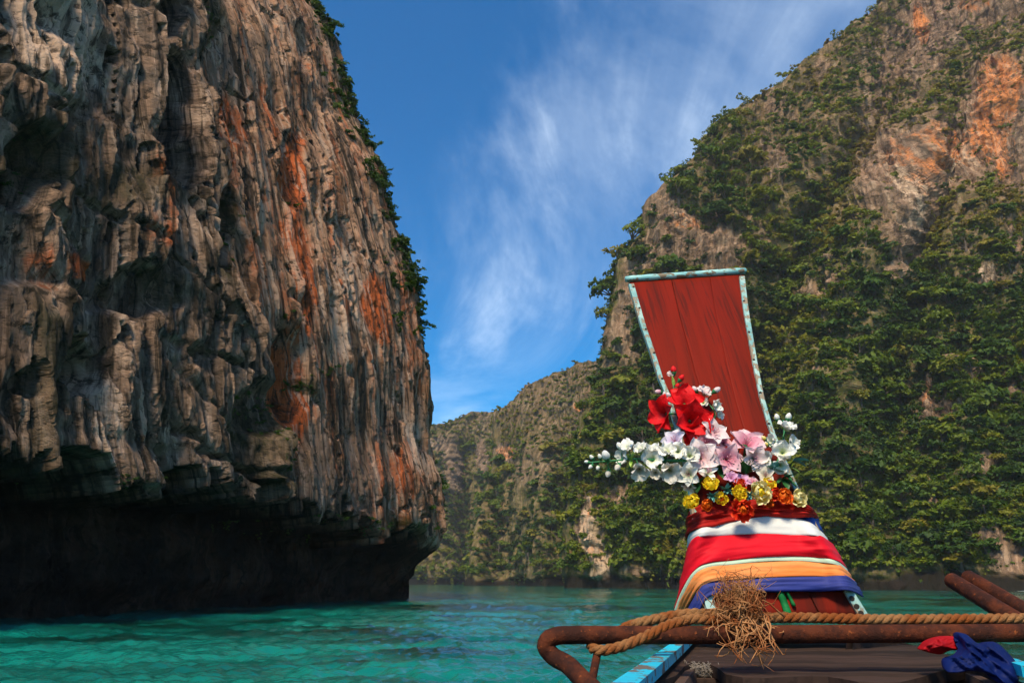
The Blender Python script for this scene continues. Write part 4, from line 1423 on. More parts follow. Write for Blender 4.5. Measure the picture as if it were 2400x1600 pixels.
# ------------------------------------------------------------------ rags lying on the bow
def rag(name, label, outline, depth, mat, amp, seed, cat='cloth', drop=0.0):
    o2 = np.array(outline, float)
    c = o2.mean(0)
    per = lerp_pts(list(map(tuple, o2)) + [tuple(o2[0])], 73)[:-1]
    n, rings = 72, 16
    grid = []
    for r_ in range(rings + 1):
        f_ = r_ / rings
        for i in range(n):
            grid.append(c + (per[i] - c) * f_)
    g = np.array(grid)
    fx = 0.7 * fbm(g[:, 0] / 22, g[:, 1] / 16, 0 * g[:, 0], 3, seed) + 1.5 * ridged((g[:, 0] * .6 - g[:, 1] * .8) / 24, (g[:, 1] * .6 + g[:, 0] * .8) / 90, 0 * g[:, 0], 2, seed + 4)
    V = []
    for (x, y), w, k_ in zip(g, fx, range(len(g))):
        f_ = (k_ // n) / rings
        V.append(at(x, y, depth - 0.018 * math.sqrt(max(0, 1 - f_ ** 2)) - amp * w * (1 - f_ ** 4 * .5) - drop * (y - c[1]) / 100))
    W = len(V)
    V += [v + Vector((0, 0.05 * math.sqrt(max(0, 1 - ((k_ // n) / rings) ** 2)) + 0.004, 0)) for k_, v in enumerate(V)]
    Fc = []
    for r_ in range(rings):
        for i in range(n):
            q = (r_ * n + i, r_ * n + (i + 1) % n, (r_ + 1) * n + (i + 1) % n, (r_ + 1) * n + i)
            Fc.append(q); Fc.append(tuple(W + x for x in q[::-1]))
    for i in range(n):
        a = rings * n + i; b = rings * n + (i + 1) % n
        Fc.append((a, b, W + b, W + a))
    o = mesh_obj(name, V, Fc, mat)
    return tag(o, label, cat)


C_RAGRED = cloth_material('red_rag_cloth', (0.34, 0.005, 0.009), (0.22, 0.004, 0.007))
C_RAGBLUE = cloth_material('royal_blue_rag_cloth', (0.002, 0.010, 0.080), (0.002, 0.006, 0.050))
rag('red_rag', 'crumpled red cloth lying under the pipe on the foredeck', [(2158, 1522), (2172, 1505), (2200, 1492), (2235, 1490), (2262, 1500), (2258, 1518), (2225, 1524), (2205, 1532), (2185, 1530)], 1.80, C_RAGRED, 0.014, 3)
rag('blue_rag', 'crumpled royal blue cloth draped over the edge of the bow', [(2244, 1480), (2262, 1484), (2292, 1506), (2330, 1503), (2364, 1530), (2384, 1556), (2384, 1600), (2368, 1610), (2340, 1586), (2290, 1572), (2216, 1566), (2214, 1548), (2246, 1534), (2258, 1516), (2250, 1500)], 1.74, C_RAGBLUE, 0.018, 9, drop=0.08)

# ------------------------------------------------------------------ artificial flowers tied to the prow
def petal_material(name, base, mid, tip, trans=0.22):
    t = NT(name)
    a = t.attr('along')
    cr = t.n.new('ShaderNodeValToRGB')
    cr.color_ramp.elements[0].position = 0.02; cr.color_ramp.elements[0].color = (*base, 1)
    cr.color_ramp.elements[1].position = 1.0; cr.color_ramp.elements[1].color = (*tip, 1)
    e = cr.color_ramp.elements.new(0.45); e.color = (*mid, 1)
    n = t.noise(t.coords('Object'), 55, 4, 0.6)
    t.l.new(t.math('ADD', a, t.math('MULTIPLY', t.math('SUBTRACT', n, 0.5), 0.45), clamp=True), cr.inputs[0])
    t.set(color=cr.outputs[0], rough=0.55, spec=0.25, normal=t.bump(n, 0.6, 0.006))
    tr = t.n.new('ShaderNodeBsdfTranslucent')
    t.l.new(cr.outputs[0], tr.inputs['Color'])
    mx = t.n.new('ShaderNodeMixShader'); mx.inputs[0].default_value = trans
    t.l.new(t.b.outputs[0], mx.inputs[1]); t.l.new(tr.outputs[0], mx.inputs[2])
    t.l.new(mx.outputs[0], t.out.inputs['Surface'])
    return t.m


PM = dict(
    red=petal_material('red_petal', (0.40, 0.004, 0.006), (0.75, 0.006, 0.010), (0.82, 0.010, 0.012)),
    white=petal_material('white_petal', (0.52, 0.62, 0.22), (0.78, 0.78, 0.70), (0.82, 0.82, 0.78)),
    cream=petal_material('cream_petal', (0.45, 0.36, 0.20), (0.66, 0.60, 0.48), (0.74, 0.70, 0.62)),
    pink=petal_material('pink_petal', (0.58, 0.07, 0.16), (0.70, 0.34, 0.42), (0.80, 0.60, 0.62)),
    blush=petal_material('blush_petal', (0.62, 0.30, 0.36), (0.76, 0.60, 0.60), (0.80, 0.74, 0.73)),
    lilac=petal_material('lilac_petal', (0.50, 0.36, 0.60), (0.66, 0.58, 0.72), (0.78, 0.76, 0.80)),
    mauve=petal_material('mauve_petal', (0.48, 0.16, 0.36), (0.62, 0.30, 0.50), (0.72, 0.46, 0.60)),
    yellow=petal_material('yellow_petal', (0.78, 0.32, 0.01), (0.88, 0.60, 0.012), (0.90, 0.68, 0.03)),
    lemon=petal_material('lemon_petal', (0.78, 0.50, 0.02), (0.80, 0.62, 0.10), (0.82, 0.76, 0.42)),
    orange=petal_material('orange_petal', (0.50, 0.010, 0.005), (0.74, 0.045, 0.008), (0.82, 0.19, 0.012)),
    scarlet=petal_material('scarlet_rose_petal', (0.36, 0.004, 0.004), (0.62, 0.010, 0.006), (0.74, 0.060, 0.010)))
tl = NT('fabric_leaf')
MAT_LEAF = tl.set(color=tl.mix(tl.ramp(tl.noise(tl.coords('Object'), 30, 3), .4, .6), (0.012, 0.075, 0.022), (0.030, 0.13, 0.030)), rough=0.5, spec=0.3)
tl = NT('teal_leaf')
MAT_TEAL = tl.set(color=tl.mix(tl.ramp(tl.noise(tl.coords('Object'), 40, 3), .4, .6), (0.03, 0.17, 0.14), (0.16, 0.36, 0.32)), rough=0.5, spec=0.3)
tl = NT('lime_leaf')
MAT_LIME = tl.set(color=tl.mix(tl.ramp(tl.noise(tl.coords('Object'), 40, 3), .4, .6), (0.16, 0.30, 0.030), (0.34, 0.46, 0.10)), rough=0.5, spec=0.3)
tl = NT('stem_green')
MAT_STEM = tl.set(color=(0.012, 0.16, 0.045), rough=0.5)


def petal_geo(L, W, a0, a1, cup=0.25, tip=1.0, ruf=0.0, rng=None, nt=9, ns=7, r0=0.0, twist=0.0):
    """one petal along +X, opening from angle a0 to a1 (degrees from the flower axis +Z)"""
    V, al, Fc = [], [], []
    r, z = r0 * L, 0.0
    ph = rng.uniform(0, 6.28) if rng is not None else 0
    for i in range(nt):
        t = i / (nt - 1)
        a = R(a0 + (a1 - a0) * t)
        if i:
            r += math.sin(a) * L / (nt - 1); z += math.cos(a) * L / (nt - 1)
        w = W * (math.sin(math.pi * min(1, (0.10 + 0.90 * t) ** 0.85)) ** 0.75) if tip > 0.5 else W * (0.30 + 0.70 * math.sin(math.pi * 0.5 * min(1, t * 1.25))) * (1 - max(0, (t - 0.82) / 0.18) ** 2 * 0.55)
        for j in range(ns):
            s = j / (ns - 1) * 2 - 1
            cu = cup * W * (s * s - 0.3) * (1 - 0.5 * t)
            rf = ruf * W * math.sin(s * 5 + ph + t * 4) * t * abs(s)
            # the petal's own normal in the r-z plane
            nr, nz = -math.cos(a), math.sin(a)
            V.append((r + nr * (cu + rf), s * w * 0.5 + twist * t * W * .3, z + nz * (cu + rf)))
            al.append(t)
    for i in range(nt - 1):
        for j in range(ns - 1):
            q = i * ns + j
            Fc.append((q, q + 1, q + ns + 1, q + ns))
    return V, Fc, al


def petal_mesh(name, geo, mat):
    V, Fc, al = geo
    m = mesh_data(name, V, Fc, mat, True)
    a = m.attributes.new('along', 'FLOAT', 'POINT')
    a.data.foreach_set('value', al)
    return m


def rotz(V, a):
    c, s = math.cos(a), math.sin(a)
    return [(x * c - y * s, x * s + y * c, z) for x, y, z in V]


def ring_mesh(name, geos, mat):
    V, Fc, al = [], [], []
    for (v, f, a) in geos:
        o = len(V)
        V += v; Fc += [tuple(i + o for i in q) for q in f]; al += a
    return petal_mesh(name, (V, Fc, al), mat)


def face_quat(facing, roll=0.0):
    f_ = Vector(facing).normalized()
    return f_.to_track_quat('Z', 'Y') @ Quaternion((0, 0, 1), roll)


def add_petal(par, mesh, rz, tilt=0.0):
    o = bpy.data.objects.new('petal', mesh)
    COL.objects.link(o)
    o.parent = par
    o.rotation_euler = (0, tilt, rz)
    return o


def flower_spot(px, py, out):
    """a point standing out metres proud of the prow face"""
    y = on_prow(px, py, 0.0).y - out
    return at(px, py, y)


def leaf_obj(par, rel, direction, L, W, mat, name='leaf'):
    geo = petal_geo(L, W, 70, 100, 0.2, 1.0)
    m = mesh_data(name, geo[0], geo[1], mat, True)
    o = link(bpy.data.objects.new(name, m), par)
    d_ = Vector(direction).normalized()
    o.rotation_mode = 'QUATERNION'
    o.rotation_quaternion = d_.to_track_quat('X', 'Z')
    o.location = rel
    return o


def lily(label, px, py, rpx, col, facing=(-0.1, -1, 0.25), roll=0.0, out=0.09, n=6, name='lily', open_=(28, 100), width=0.62, cat='flower', centre=True):
    pos = flower_spot(px, py, out)
    Rm = rpx * 1.10 * pos.y / F
    rt = empty(name, pos, face_quat(facing, roll))
    tag(rt, label, cat)
    rngf = np.random.default_rng(int(px * 7 + py))
    L = Rm * 1.25
    ms = [petal_mesh('petal', petal_geo(L, L * width * (1.0 if k_ % 2 else .85), open_[0], open_[1] + rngf.uniform(-14, 14), 0.22, 1.0, 0.10, rngf), PM[col]) for k_ in range(2)]
    for k_ in range(n):
        add_petal(rt, ms[k_ % 2], 2 * math.pi * k_ / n + rngf.uniform(-.12, .12), rngf.uniform(-.16, .16))
    if centre:
        parts = []
        for k_ in range(5):
            a = k_ * 1.26
            parts.append(tube_verts([(0, 0, 0), (math.cos(a) * L * .08, math.sin(a) * L * .08, L * .3), (math.cos(a) * L * .16, math.sin(a) * L * .16, L * .55)], [L * .016, L * .014, L * .03], 5))
        V, Fc = join(parts)
        link(bpy.data.objects.new('stamens', mesh_data('stamens', V, Fc, PM['blush'], True)), rt)
    V, Fc = tube_verts([(0, 0, 0.0), (0, 0, -L * .5), (L * .1, -L * .1, -L * .9)], [L * .07, L * .035, L * .03], 6)
    link(bpy.data.objects.new('stem', mesh_data('stem', V, Fc, MAT_STEM, True)), rt)
    return rt


def rose(label, px, py, rpx, col, facing=(-0.1, -1, 0.3), roll=0.0, out=0.07, col2=None):
    pos = flower_spot(px, py, out)
    Rm = rpx * 1.0 * pos.y / F
    rt = empty('rose', pos, face_quat(facing, roll))
    tag(rt, label, 'flower')
    rngf = np.random.default_rng(int(px * 3 + py))
    spec = [(3, 0.80, 0.75, 40, -55, 0.00), (4, 0.95, 0.95, 55, -35, 0.10), (5, 1.12, 1.05, 72, -12, 0.12), (5, 1.25, 1.05, 88, 22, 0.10)]
    for ring, (n, l, w, a0, a1, r0) in enumerate(spec):
        m = petal_mesh('petal', petal_geo(Rm * l, Rm * w, a0, a1, 0.30, 0.0, 0.22, rngf, 8, 7, r0 * .5), PM[col2 if (col2 and ring >= 2) else col])
        for k_ in range(n):
            add_petal(rt, m, 2 * math.pi * k_ / n + ring * .7 + rngf.uniform(-.2, .2), rngf.uniform(-.2, .2))
    geos = []
    for k_ in range(5):
        v, f_, a = petal_geo(Rm * .6, Rm * .30, 100, 60, 0.2, 1.0)
        geos.append((rotz(v, k_ * 1.257), f_, a))
    V, Fc, _ = [], [], 0
    for v, f_, a in geos:
        o_ = len(V); V += v; Fc += [tuple(i + o_ for i in q) for q in f_]
    link(bpy.data.objects.new('sepals', mesh_data('sepals', V, Fc, MAT_LEAF, True)), rt)
    return rt


def floret_mesh(L, col, seed, n=6, open_=(20, 78)):
    rngf = np.random.default_rng(seed)
    geos = []
    for k_ in range(n):
        v, f_, a = petal_geo(L * rngf.uniform(.85, 1.15), L * .85, open_[0], open_[1] + rngf.uniform(-25, 15), 0.30, 1.0 if rngf.random() < .4 else 0.0, 0.26, rngf, 8, 7)
        geos.append((rotz(v, 2 * math.pi * k_ / n + rngf.uniform(-.2, .2)), f_, a))
    return ring_mesh('floret', geos, PM[col])


def bud_mesh(L, col):
    V, Fc, al = [], [], []
    n = 7
    prof = [(0, 0.0), (0.22, 0.12), (0.34, 0.35), (0.34, 0.6), (0.22, 0.85), (0.03, 1.0)]
    for (r, z) in prof:
        for k_ in range(n):
            a = 2 * math.pi * k_ / n
            V.append((math.cos(a) * r * L, math.sin(a) * r * L, z * L)); al.append(z)
    for i in range(len(prof) - 1):
        for k_ in range(n):
            Fc.append((i * n + k_, i * n + (k_ + 1) % n, i * n + n + (k_ + 1) % n, i * n + n + k_))
    return petal_mesh('bud', (V, Fc, al), PM[col])


def calyx_mesh(L):
    V, Fc = [], []
    n = 6
    for (r, z) in ((0.10, -0.25), (0.24, 0.0), (0.40, 0.28), (0.36, 0.42)):
        for k_ in range(n):
            a = 2 * math.pi * k_ / n
            V.append((math.cos(a) * r * L, math.sin(a) * r * L, z * L))
    for i in range(3):
        for k_ in range(n):
            Fc.append((i * n + k_, i * n + (k_ + 1) % n, i * n + n + (k_ + 1) % n, i * n + n + k_))
    return mesh_data('calyx', V, Fc, MAT_STEM, True)


def spray(name, label, stem_px, items, out, leaves=(), stem_r=0.0035):
    """stem_px: polyline of px,py; items: (kind, px, py, radius px, colour, facing)"""
    P = [flower_spot(x, y, out + d_) for (x, y, d_) in stem_px]
    rt = empty(name, P[0])
    tag(rt, label, 'flower')
    path = lerp_pts([tuple(p) for p in P], 24)
    V, Fc = tube_verts([Vector(p) - P[0] for p in path], [stem_r * (1 - .5 * i / 23) for i in range(24)], 7)
    link(bpy.data.objects.new('stem', mesh_data('stem', V, Fc, MAT_STEM, True)), rt)
    for k_, (kind, px, py, r_, col, facing) in enumerate(items):
        pos = flower_spot(px, py, out + 0.015 + 0.02 * (k_ % 3))
        L = r_ * (1.12 if kind == 'floret' else 1.25) * pos.y / F
        near = min(path, key=lambda q: (Vector(q) - pos).length)
        if kind == 'floret':
            m = floret_mesh(L * 1.1, col, int(px + py * 3))
        else:
            m = bud_mesh(L * 2.0, col)
        o = link(bpy.data.objects.new(kind, m), rt)
        o.location = pos - P[0]
        o.rotation_mode = 'QUATERNION'
        o.rotation_quaternion = face_quat(facing, k_ * 1.7)
        if kind == 'bud':
            c_ = link(bpy.data.objects.new('calyx', calyx_mesh(L * 1.7)), o)
        V, Fc = tube_verts([Vector(near) - P[0], pos - P[0]], [0.0016, 0.0022], 5)
        link(bpy.data.objects.new('stalk', mesh_data('stalk', V, Fc, MAT_STEM, True)), rt)
    for (px, py, ln, wd, dirv, mat) in leaves:
        pos = flower_spot(px, py, out + .01)
        leaf_obj(rt, pos - P[0], dirv, ln * pos.y / F, wd * pos.y / F, mat)
    return rt


def fx(x): return 1340 + x / 4.02
def fy(y): return 840 + y / 4.02


def conv(lst):
    return [(k_, fx(x), fy(y), r_ / 4.02, c_, f_) for (k_, x, y, r_, c_, f_) in lst]


CAMF = (-0.25, -1, 0.15)
UPF = (-0.2, -0.7, 0.8)
DNF = (-0.2, -0.9, -0.5)
LF = (-1, -0.6, 0.15)
RF = (0.6, -0.9, 0.2)
# red amaryllis group
lily('large scarlet amaryllis bloom in front of the prow', fx(1110), fy(590), 43, 'red', (0.15, -1, -0.05), 0.35, 0.12, width=0.95, centre=False)
lily('scarlet amaryllis bloom facing away at the outer side of the cluster', fx(890), fy(520), 38, 'red', (-0.9, -0.5, -0.1), 0.1, 0.10, width=0.85, centre=False)
lily('scarlet amaryllis bloom tucked over the blush lilies', fx(1170), fy(690), 34, 'red', (0.1, -0.9, -0.35), 0.6, 0.085, width=0.8, centre=False)
lily('scarlet amaryllis bloom on top of the cluster', fx(1060), fy(430), 38, 'red', (-0.1, -0.9, 0.45), 0.2, 0.09, width=0.9, centre=False)
spray('amaryllis_buds', 'stalk of red and white trumpet buds rising over the scarlet blooms', [(fx(990), fy(420), 0), (fx(965), fy(320), 0), (fx(955), fy(220), .01), (fx(965), fy(120), 0)],
      conv([('floret', 940, 165, 46, 'blush', (-.3, -.8, .6)), ('bud', 965, 150, 34, 'red', (-.1, -.2, 1)), ('bud', 1010, 215, 32, 'red', (.6, -.3, .8)), ('bud', 1020, 275, 34, 'red', (.9, -.4, .3)), ('bud', 985, 290, 26, 'red', (.3, -.3, .9))]), 0.07,
      [(fx(960), fy(260), 26, 9, (-.2, -.2, 1), MAT_LIME)])
spray('pink_buds', 'pale red buds beside the peeling trim', [(fx(980), fy(400), 0), (fx(900), fy(345), 0)],
      conv([('bud', 900, 350, 34, 'blush', (-1, -.3, .25)), ('bud', 850, 320, 30, 'pink', (-1, -.3, .1)), ('bud', 930, 370, 26, 'blush', (-.6, -.3, .8))]), 0.06)
# white star sprays against the board
spray('white_star_spray', 'small spray of white star flowers against the red board', [(fx(1300), fy(640), 0), (fx(1350), fy(520), 0), (fx(1250), fy(380), 0)],
      conv([('floret', 1245, 345, 75, 'blush', (0.1, -.8, .7)), ('floret', 1240, 420, 60, 'white', CAMF), ('floret', 1335, 460, 72, 'white', RF), ('floret', 1368, 545, 58, 'white', RF), ('bud', 1330, 600, 36, 'lemon', (.3, -.4, -.6)), ('bud', 1330, 320, 34, 'blush', (.8, -.3, .5)), ('bud', 1180, 320, 30, 'blush', (-.6, -.3, .8))]), 0.035,
      [(fx(1340), fy(610), 24, 10, (.3, -.3, -1), MAT_LIME), (fx(1370), fy(480), 16, 7, (1, -.2, .1), MAT_LIME)])
# long white gladiolus reaching out over the water
spray('gladiolus', 'long white gladiolus spike with green tip reaching out from the prow', [(fx(1180), fy(960), 0), (fx(900), fy(960), .02), (fx(600), fy(945), .03), (fx(350), fy(965), .03), (fx(150), fy(980), .03)],
      conv([('bud', 165, 975, 20, 'white', (-1, -.2, .1)), ('bud', 205, 950, 22, 'white', (-.7, -.3, .8)), ('bud', 195, 1000, 22, 'white', (-.7, -.3, -.7)), ('bud', 255, 1005, 22, 'white', (-.4, -.4, -.9)), ('bud', 275, 950, 24, 'white', (-.4, -.4, .9)), ('bud', 340, 960, 46, 'white', (-.4, -.6, .8)), ('bud', 350, 1050, 32, 'cream', (-.3, -.4, -.9)),
            ('bud', 450, 1000, 34, 'cream', (-.5, -.5, -.6)), ('floret', 540, 860, 84, 'white', (-.5, -.7, .7)), ('floret', 520, 940, 92, 'white', LF), ('floret', 650, 880, 86, 'white', UPF), ('floret', 640, 1040, 90, 'cream', DNF), ('floret', 760, 960, 112, 'white', CAMF), ('floret', 770, 880, 70, 'white', UPF),
            ('floret', 900, 900, 96, 'white', UPF), ('floret', 1000, 880, 92, 'white', CAMF), ('floret', 790, 1070, 62, 'cream', DNF), ('floret', 920, 1050, 110, 'cream', DNF), ('floret', 1110, 920, 100, 'white', CAMF), ('bud', 470, 860, 34, 'white', (-.5, -.4, .8))]), 0.10,
      [(fx(420), fy(950), 20, 8, (-.9, -.2, .4), MAT_STEM), (fx(300), fy(985), 16, 6, (-1, -.2, -.2), MAT_STEM), (fx(780), fy(900), 26, 12, (.4, -.5, .5), MAT_LIME), (fx(860), fy(980), 18, 8, (.5, -.6, .1), MAT_STEM), (fx(690), fy(880), 22, 8, (.2, -.5, .9), MAT_LIME), (fx(840), fy(1000), 18, 10, (.6, -.5, -.4), MAT_LIME), (fx(620), fy(1000), 18, 9, (.2, -.6, -.5), MAT_LEAF)], 0.005)
lily('creamy white bloom drooping below the gladiolus near the yellow rose', fx(1105), fy(1085), 24, 'white', (-.4, -.9, -.2), 0.4, 0.10, width=.8)
lily('small white star bloom over the yellow roses', fx(1275), fy(1090), 24, 'white', (.2, -.8, .6), 0.2, 0.09, 4, width=.55)
lily('withered cream bloom hanging lowest at the edge of the flowers', fx(1105), fy(1180), 17, 'cream', (-.3, -.5, -.9), 0.0, 0.06, 5, width=.6)
# lilies in the middle
lily('lilac white bloom under the scarlet amaryllis', fx(980), fy(790), 26, 'lilac', (-.5, -.8, .5), 0.3, 0.09, width=.9)
lily('blush white lily between the scarlet blooms and the pink lilies', fx(1320), fy(720), 32, 'blush', (.3, -.9, .4), 0.5, 0.10, width=.75)
lily('deep pink lily under the blush white lily', fx(1270), fy(810), 28, 'pink', (-.1, -.9, .1), 0.1, 0.08, width=.8)
lily('dusty pink lily in the middle of the flowers', fx(1215), fy(940), 38, 'blush', (-.3, -1, .1), 0.7, 0.09, width=.85)
lily('small bright pink bloom against the foot of the red board', fx(1430), fy(800), 17, 'pink', (.1, -.8, .5), 0.9, 0.06, width=.8)
lily('pink lily leaning over the dark leaves', fx(1455), fy(950), 34, 'pink', (.1, -.9, .0), 0.2, 0.09, width=.7)
lily('wide pink lily with a dark leaf on it next to the white spike', fx(1640), fy(830), 38, 'pink', (.0, -.8, .6), 0.5, 0.08, width=.85)
lily('pale pink lily drooping beside the white spike', fx(1705), fy(940), 28, 'blush', (.2, -1, -.2), 0.1, 0.09, width=.8)
# upright white spike
spray('gladiolus', 'upright white gladiolus spike beside the peeling trim', [(fx(1900), fy(1080), 0), (fx(1950), fy(940), 0), (fx(1990), fy(780), 0), (fx(2000), fy(640), 0), (fx(1990), fy(580), 0)],
      conv([('bud', 1940, 590, 30, 'white', (-.2, -.3, 1)), ('bud', 2030, 590, 34, 'white', (.3, -.3, 1)), ('floret', 2015, 680, 88, 'white', (.2, -.7, .7)), ('floret', 1900, 780, 66, 'white', LF), ('floret', 2050, 790, 84, 'white', RF), ('floret', 1985, 890, 120, 'white', CAMF), ('floret', 1870, 960, 84, 'white', LF), ('floret', 1960, 1000, 90, 'white', DNF), ('bud', 1830, 770, 24, 'lemon', (-.7, -.3, .6)), ('bud', 1850, 820, 26, 'lemon', (-.8, -.4, .2))]), 0.07,
      [(fx(1960), fy(830), 22, 9, (-.3, -.7, .4), MAT_LIME), (fx(1840), fy(840), 18, 9, (-.6, -.4, -.2), MAT_STEM), (fx(2060), fy(1030), 24, 14, (.5, -.5, -.5), MAT_LIME), (fx(1990), fy(1090), 30, 18, (.3, -.6, -.6), MAT_LEAF), (fx(2030), fy(1140), 26, 16, (.5, -.5, -.7), MAT_LEAF)], 0.005)
lily('white bloom half hidden under the upright white spike', fx(1825), fy(1110), 20, 'cream', (-.2, -.9, .3), 0.3, 0.08, 5, width=.85)
lily('tiny mauve bloom over the yellow and red roses', fx(1500), fy(1130), 15, 'mauve', (-.1, -.9, .4), 0.2, 0.08, width=.8)
lily('mauve pink bloom behind the large yellow rose', fx(1600), fy(1160), 17, 'mauve', (.1, -.8, .6), 0.6, 0.07, width=.8)
lily('rosy pink bloom behind the orange rose', fx(1710), fy(1180), 15, 'pink', (.1, -.7, .7), 0.1, 0.06, width=.8)
# roses at the foot
rose('yellow rose under the drooping white blooms', fx(1310), fy(1210), 20, 'yellow', (-.2, -.8, .6), 0.0, 0.10)
rose('yellow rose lowest at the outer edge of the prow', fx(1145), fy(1375), 21, 'yellow', (-.5, -.8, .5), 0.5, 0.09)
rose('large pale yellow rose in the middle of the red sash', fx(1750), fy(1280), 28, 'yellow', (.1, -1, .3), 0.3, 0.10, 'lemon')
rose('small yellow rose half behind the scarlet rose', fx(1580), fy(1280), 19, 'yellow', (-.2, -1, .2), 0.9, 0.085)
rose('scarlet rose with yellow edges hanging over the white sash', fx(1600), fy(1425), 25, 'orange', (-.1, -1, -.1), 0.4, 0.10, 'scarlet')
rose('orange red rose between the two pale yellow roses', fx(1985), fy(1310), 20, 'orange', (.2, -1, .3), 0.1, 0.09)
rose('lemon yellow rose nearest the trim at the end of the row', fx(2110), fy(1325), 21, 'lemon', (.4, -.9, .2), 0.7, 0.08)
rose('orange yellow rose peeping over the orange red rose', fx(1850), fy(1200), 17, 'orange', (.1, -.8, .6), 0.2, 0.08, 'yellow')
rose('red rose tucked between the yellow and the orange roses', fx(1890), fy(1275), 16, 'scarlet', (.1, -1, .2), 0.2, 0.075)
rose('small red rose behind the small yellow rose', fx(1580), fy(1200), 15, 'scarlet', (-.1, -.9, .5), 0.2, 0.075)
rose('little orange rose beside the outermost yellow rose', fx(1270), fy(1385), 14, 'orange', (-.2, -1, .1), 0.2, 0.07)
rose('faded orange rose under the teal sprig', fx(1400), fy(1330), 16, 'orange', (-.1, -1, .1), 0.6, 0.07, 'yellow')
rose('small orange rose under the large pale yellow rose', fx(1840), fy(1350), 13, 'orange', (.1, -1, -.2), 0.2, 0.07)


def sprig(name, label, px, py, mat, leaves_, out, cat='leaves'):
    pos = flower_spot(px, py, out)
    rt = empty(name, pos)
    tag(rt, label, cat)
    V, Fc = tube_verts([(0, 0.05, -0.02), (0, 0.02, -0.005), (0, 0, 0)], [0.002, 0.002, 0.0015], 5)
    link(bpy.data.objects.new('stem', mesh_data('stem', V, Fc, MAT_STEM, True)), rt)
    for (ln, wd, dirv) in leaves_:
        leaf_obj(rt, Vector((0, 0, 0)), dirv, ln * pos.y / F, wd * pos.y / F, mat)
    return rt


rl = random.Random(3)
rnd_dir = lambda: (rl.uniform(-1, 1), rl.uniform(-.8, -.1), rl.uniform(-.8, .9))
sprig('leaf_sprig', 'broad dark green leaves over the small white star bloom', fx(1390), fy(1050), MAT_LEAF, [(30, 18, (.3, -.4, .7)), (28, 17, (-.7, -.4, .3)), (26, 16, (.9, -.3, -.2)), (26, 18, (.1, -.5, -.9))], 0.07)
sprig('grass_fan', 'fan of dark narrow leaves in the middle of the flowers', fx(1640), fy(1090), MAT_LEAF, [(44, 6, (math.cos(a), -.35, math.sin(a))) for a in np.linspace(0.15, 3.0, 15)] + [(36, 6, (math.cos(a), -.7, math.sin(a))) for a in np.linspace(0.3, 2.8, 9)], 0.065)
sprig('leaf_sprig', 'dark leaves behind the drooping white bloom', fx(1195), fy(1190), MAT_LEAF, [(26, 16, (-.8, -.4, -.3)), (26, 16, (-.3, -.4, -.9)), (24, 15, (.5, -.4, .6))], 0.05)
sprig('leaf_sprig', 'blue green leaves at the foot of the upright spike', fx(1900), fy(1050), MAT_TEAL, [(28, 24, (.2, -.7, .5)), (26, 20, (-.6, -.6, .2)), (26, 22, (.7, -.6, -.3))], 0.10)
sprig('leaf_sprig', 'green leaves hanging over the lemon rose', fx(1990), fy(1130), MAT_LEAF, [(34, 20, (.6, -.4, -.6)), (32, 20, (.1, -.4, -.9)), (30, 18, (.9, -.3, .2)), (28, 16, (-.6, -.5, -.5))], 0.075)
sprig('leaf_sprig', 'pale blue leaf sticking out past the upright spike', fx(2090), fy(960), MAT_TEAL, [(34, 26, (.9, -.2, -.1)), (30, 22, (.7, -.2, -.5))], 0.03)
sprig('teal_sprig', 'fine teal sprig between the two yellow roses', fx(1330), fy(1300), MAT_TEAL, [(rl.uniform(10, 20), 6, rnd_dir()) for _ in range(22)], 0.11)
sprig('teal_sprig', 'dark teal sprig under the dark green leaves', fx(1460), fy(1245), MAT_TEAL, [(rl.uniform(12, 24), 9, rnd_dir()) for _ in range(16)], 0.08)
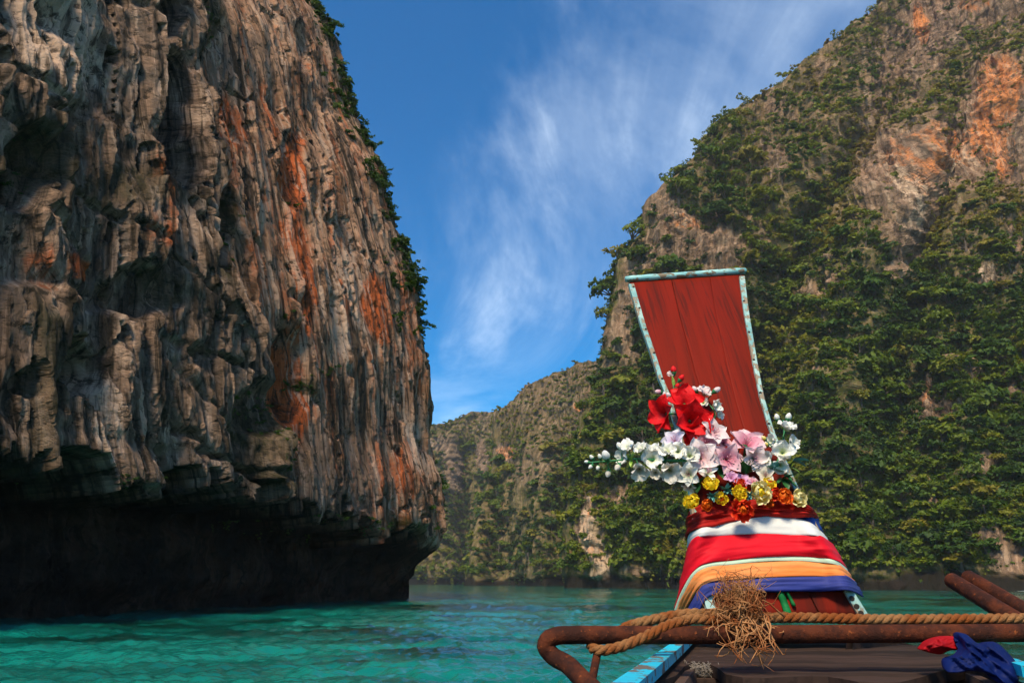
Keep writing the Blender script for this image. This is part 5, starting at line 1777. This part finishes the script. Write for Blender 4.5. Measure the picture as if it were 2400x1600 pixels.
sprig('teal_sprig', 'fine teal sprig lying on the large pale yellow rose', fx(1680), fy(1290), MAT_TEAL, [(rl.uniform(10, 18), 5, rnd_dir()) for _ in range(20)], 0.135)
sprig('leaf_sprig', 'single dark leaf lying on the wide pink lily', fx(1600), fy(810), MAT_LEAF, [(20, 14, (.4, -.6, -.5))], 0.12)
sprig('leaf_sprig', 'green leaves among the white florets of the long spike', fx(850), fy(970), MAT_LEAF, [(24, 9, (-.5, -.6, .8)), (26, 10, (.6, -.6, .5)), (26, 10, (-.4, -.6, -.8)), (24, 9, (.5, -.6, -.8))], 0.135)
sprig('leaf_sprig', 'pale green leaves near the tip of the long white spike', fx(560), fy(960), MAT_LIME, [(22, 8, (-.7, -.6, .5)), (22, 8, (.3, -.6, .8)), (22, 8, (-.2, -.6, -.9))], 0.135)
sprig('leaf_sprig', 'dark leaf under the lilac white bloom', fx(960), fy(845), MAT_LEAF, [(22, 10, (.6, -.5, .1)), (20, 9, (-.6, -.5, .2))], 0.08)
sprig('leaf_sprig', 'dark leaf showing at the outer side of the scarlet blooms', fx(860), fy(385), MAT_LEAF, [(26, 10, (-.9, -.3, .1)), (22, 10, (-.6, -.4, -.4))], 0.05)

# ------------------------------------------------------------------ haze over the bay
hz = bpy.data.materials.new('sea_haze')
hz.use_nodes = True
hn = hz.node_tree.nodes
hn.clear()
ho = hn.new('ShaderNodeOutputMaterial')
pv = hn.new('ShaderNodeVolumePrincipled')
pv.inputs['Color'].default_value = (0.86, 0.92, 1.0, 1)
pv.inputs['Density'].default_value = 0.00013
pv.inputs['Anisotropy'].default_value = 0.1
hz.node_tree.links.new(pv.outputs[0], ho.inputs['Volume'])
x0, x1, y0, y1, z0, z1 = -1000, 1000, -1000, 1000, -2.0, 420
V = [(x, y, z) for x in (x0, x1) for y in (y0, y1) for z in (z0, z1)]
haze = mesh_obj('haze', V, [(0, 1, 3, 2), (4, 6, 7, 5), (0, 4, 5, 1), (2, 3, 7, 6), (1, 5, 7, 3), (0, 2, 6, 4)], hz, None, False)
tag(haze, 'thin pale haze hanging over the bay', 'haze', kind='stuff')
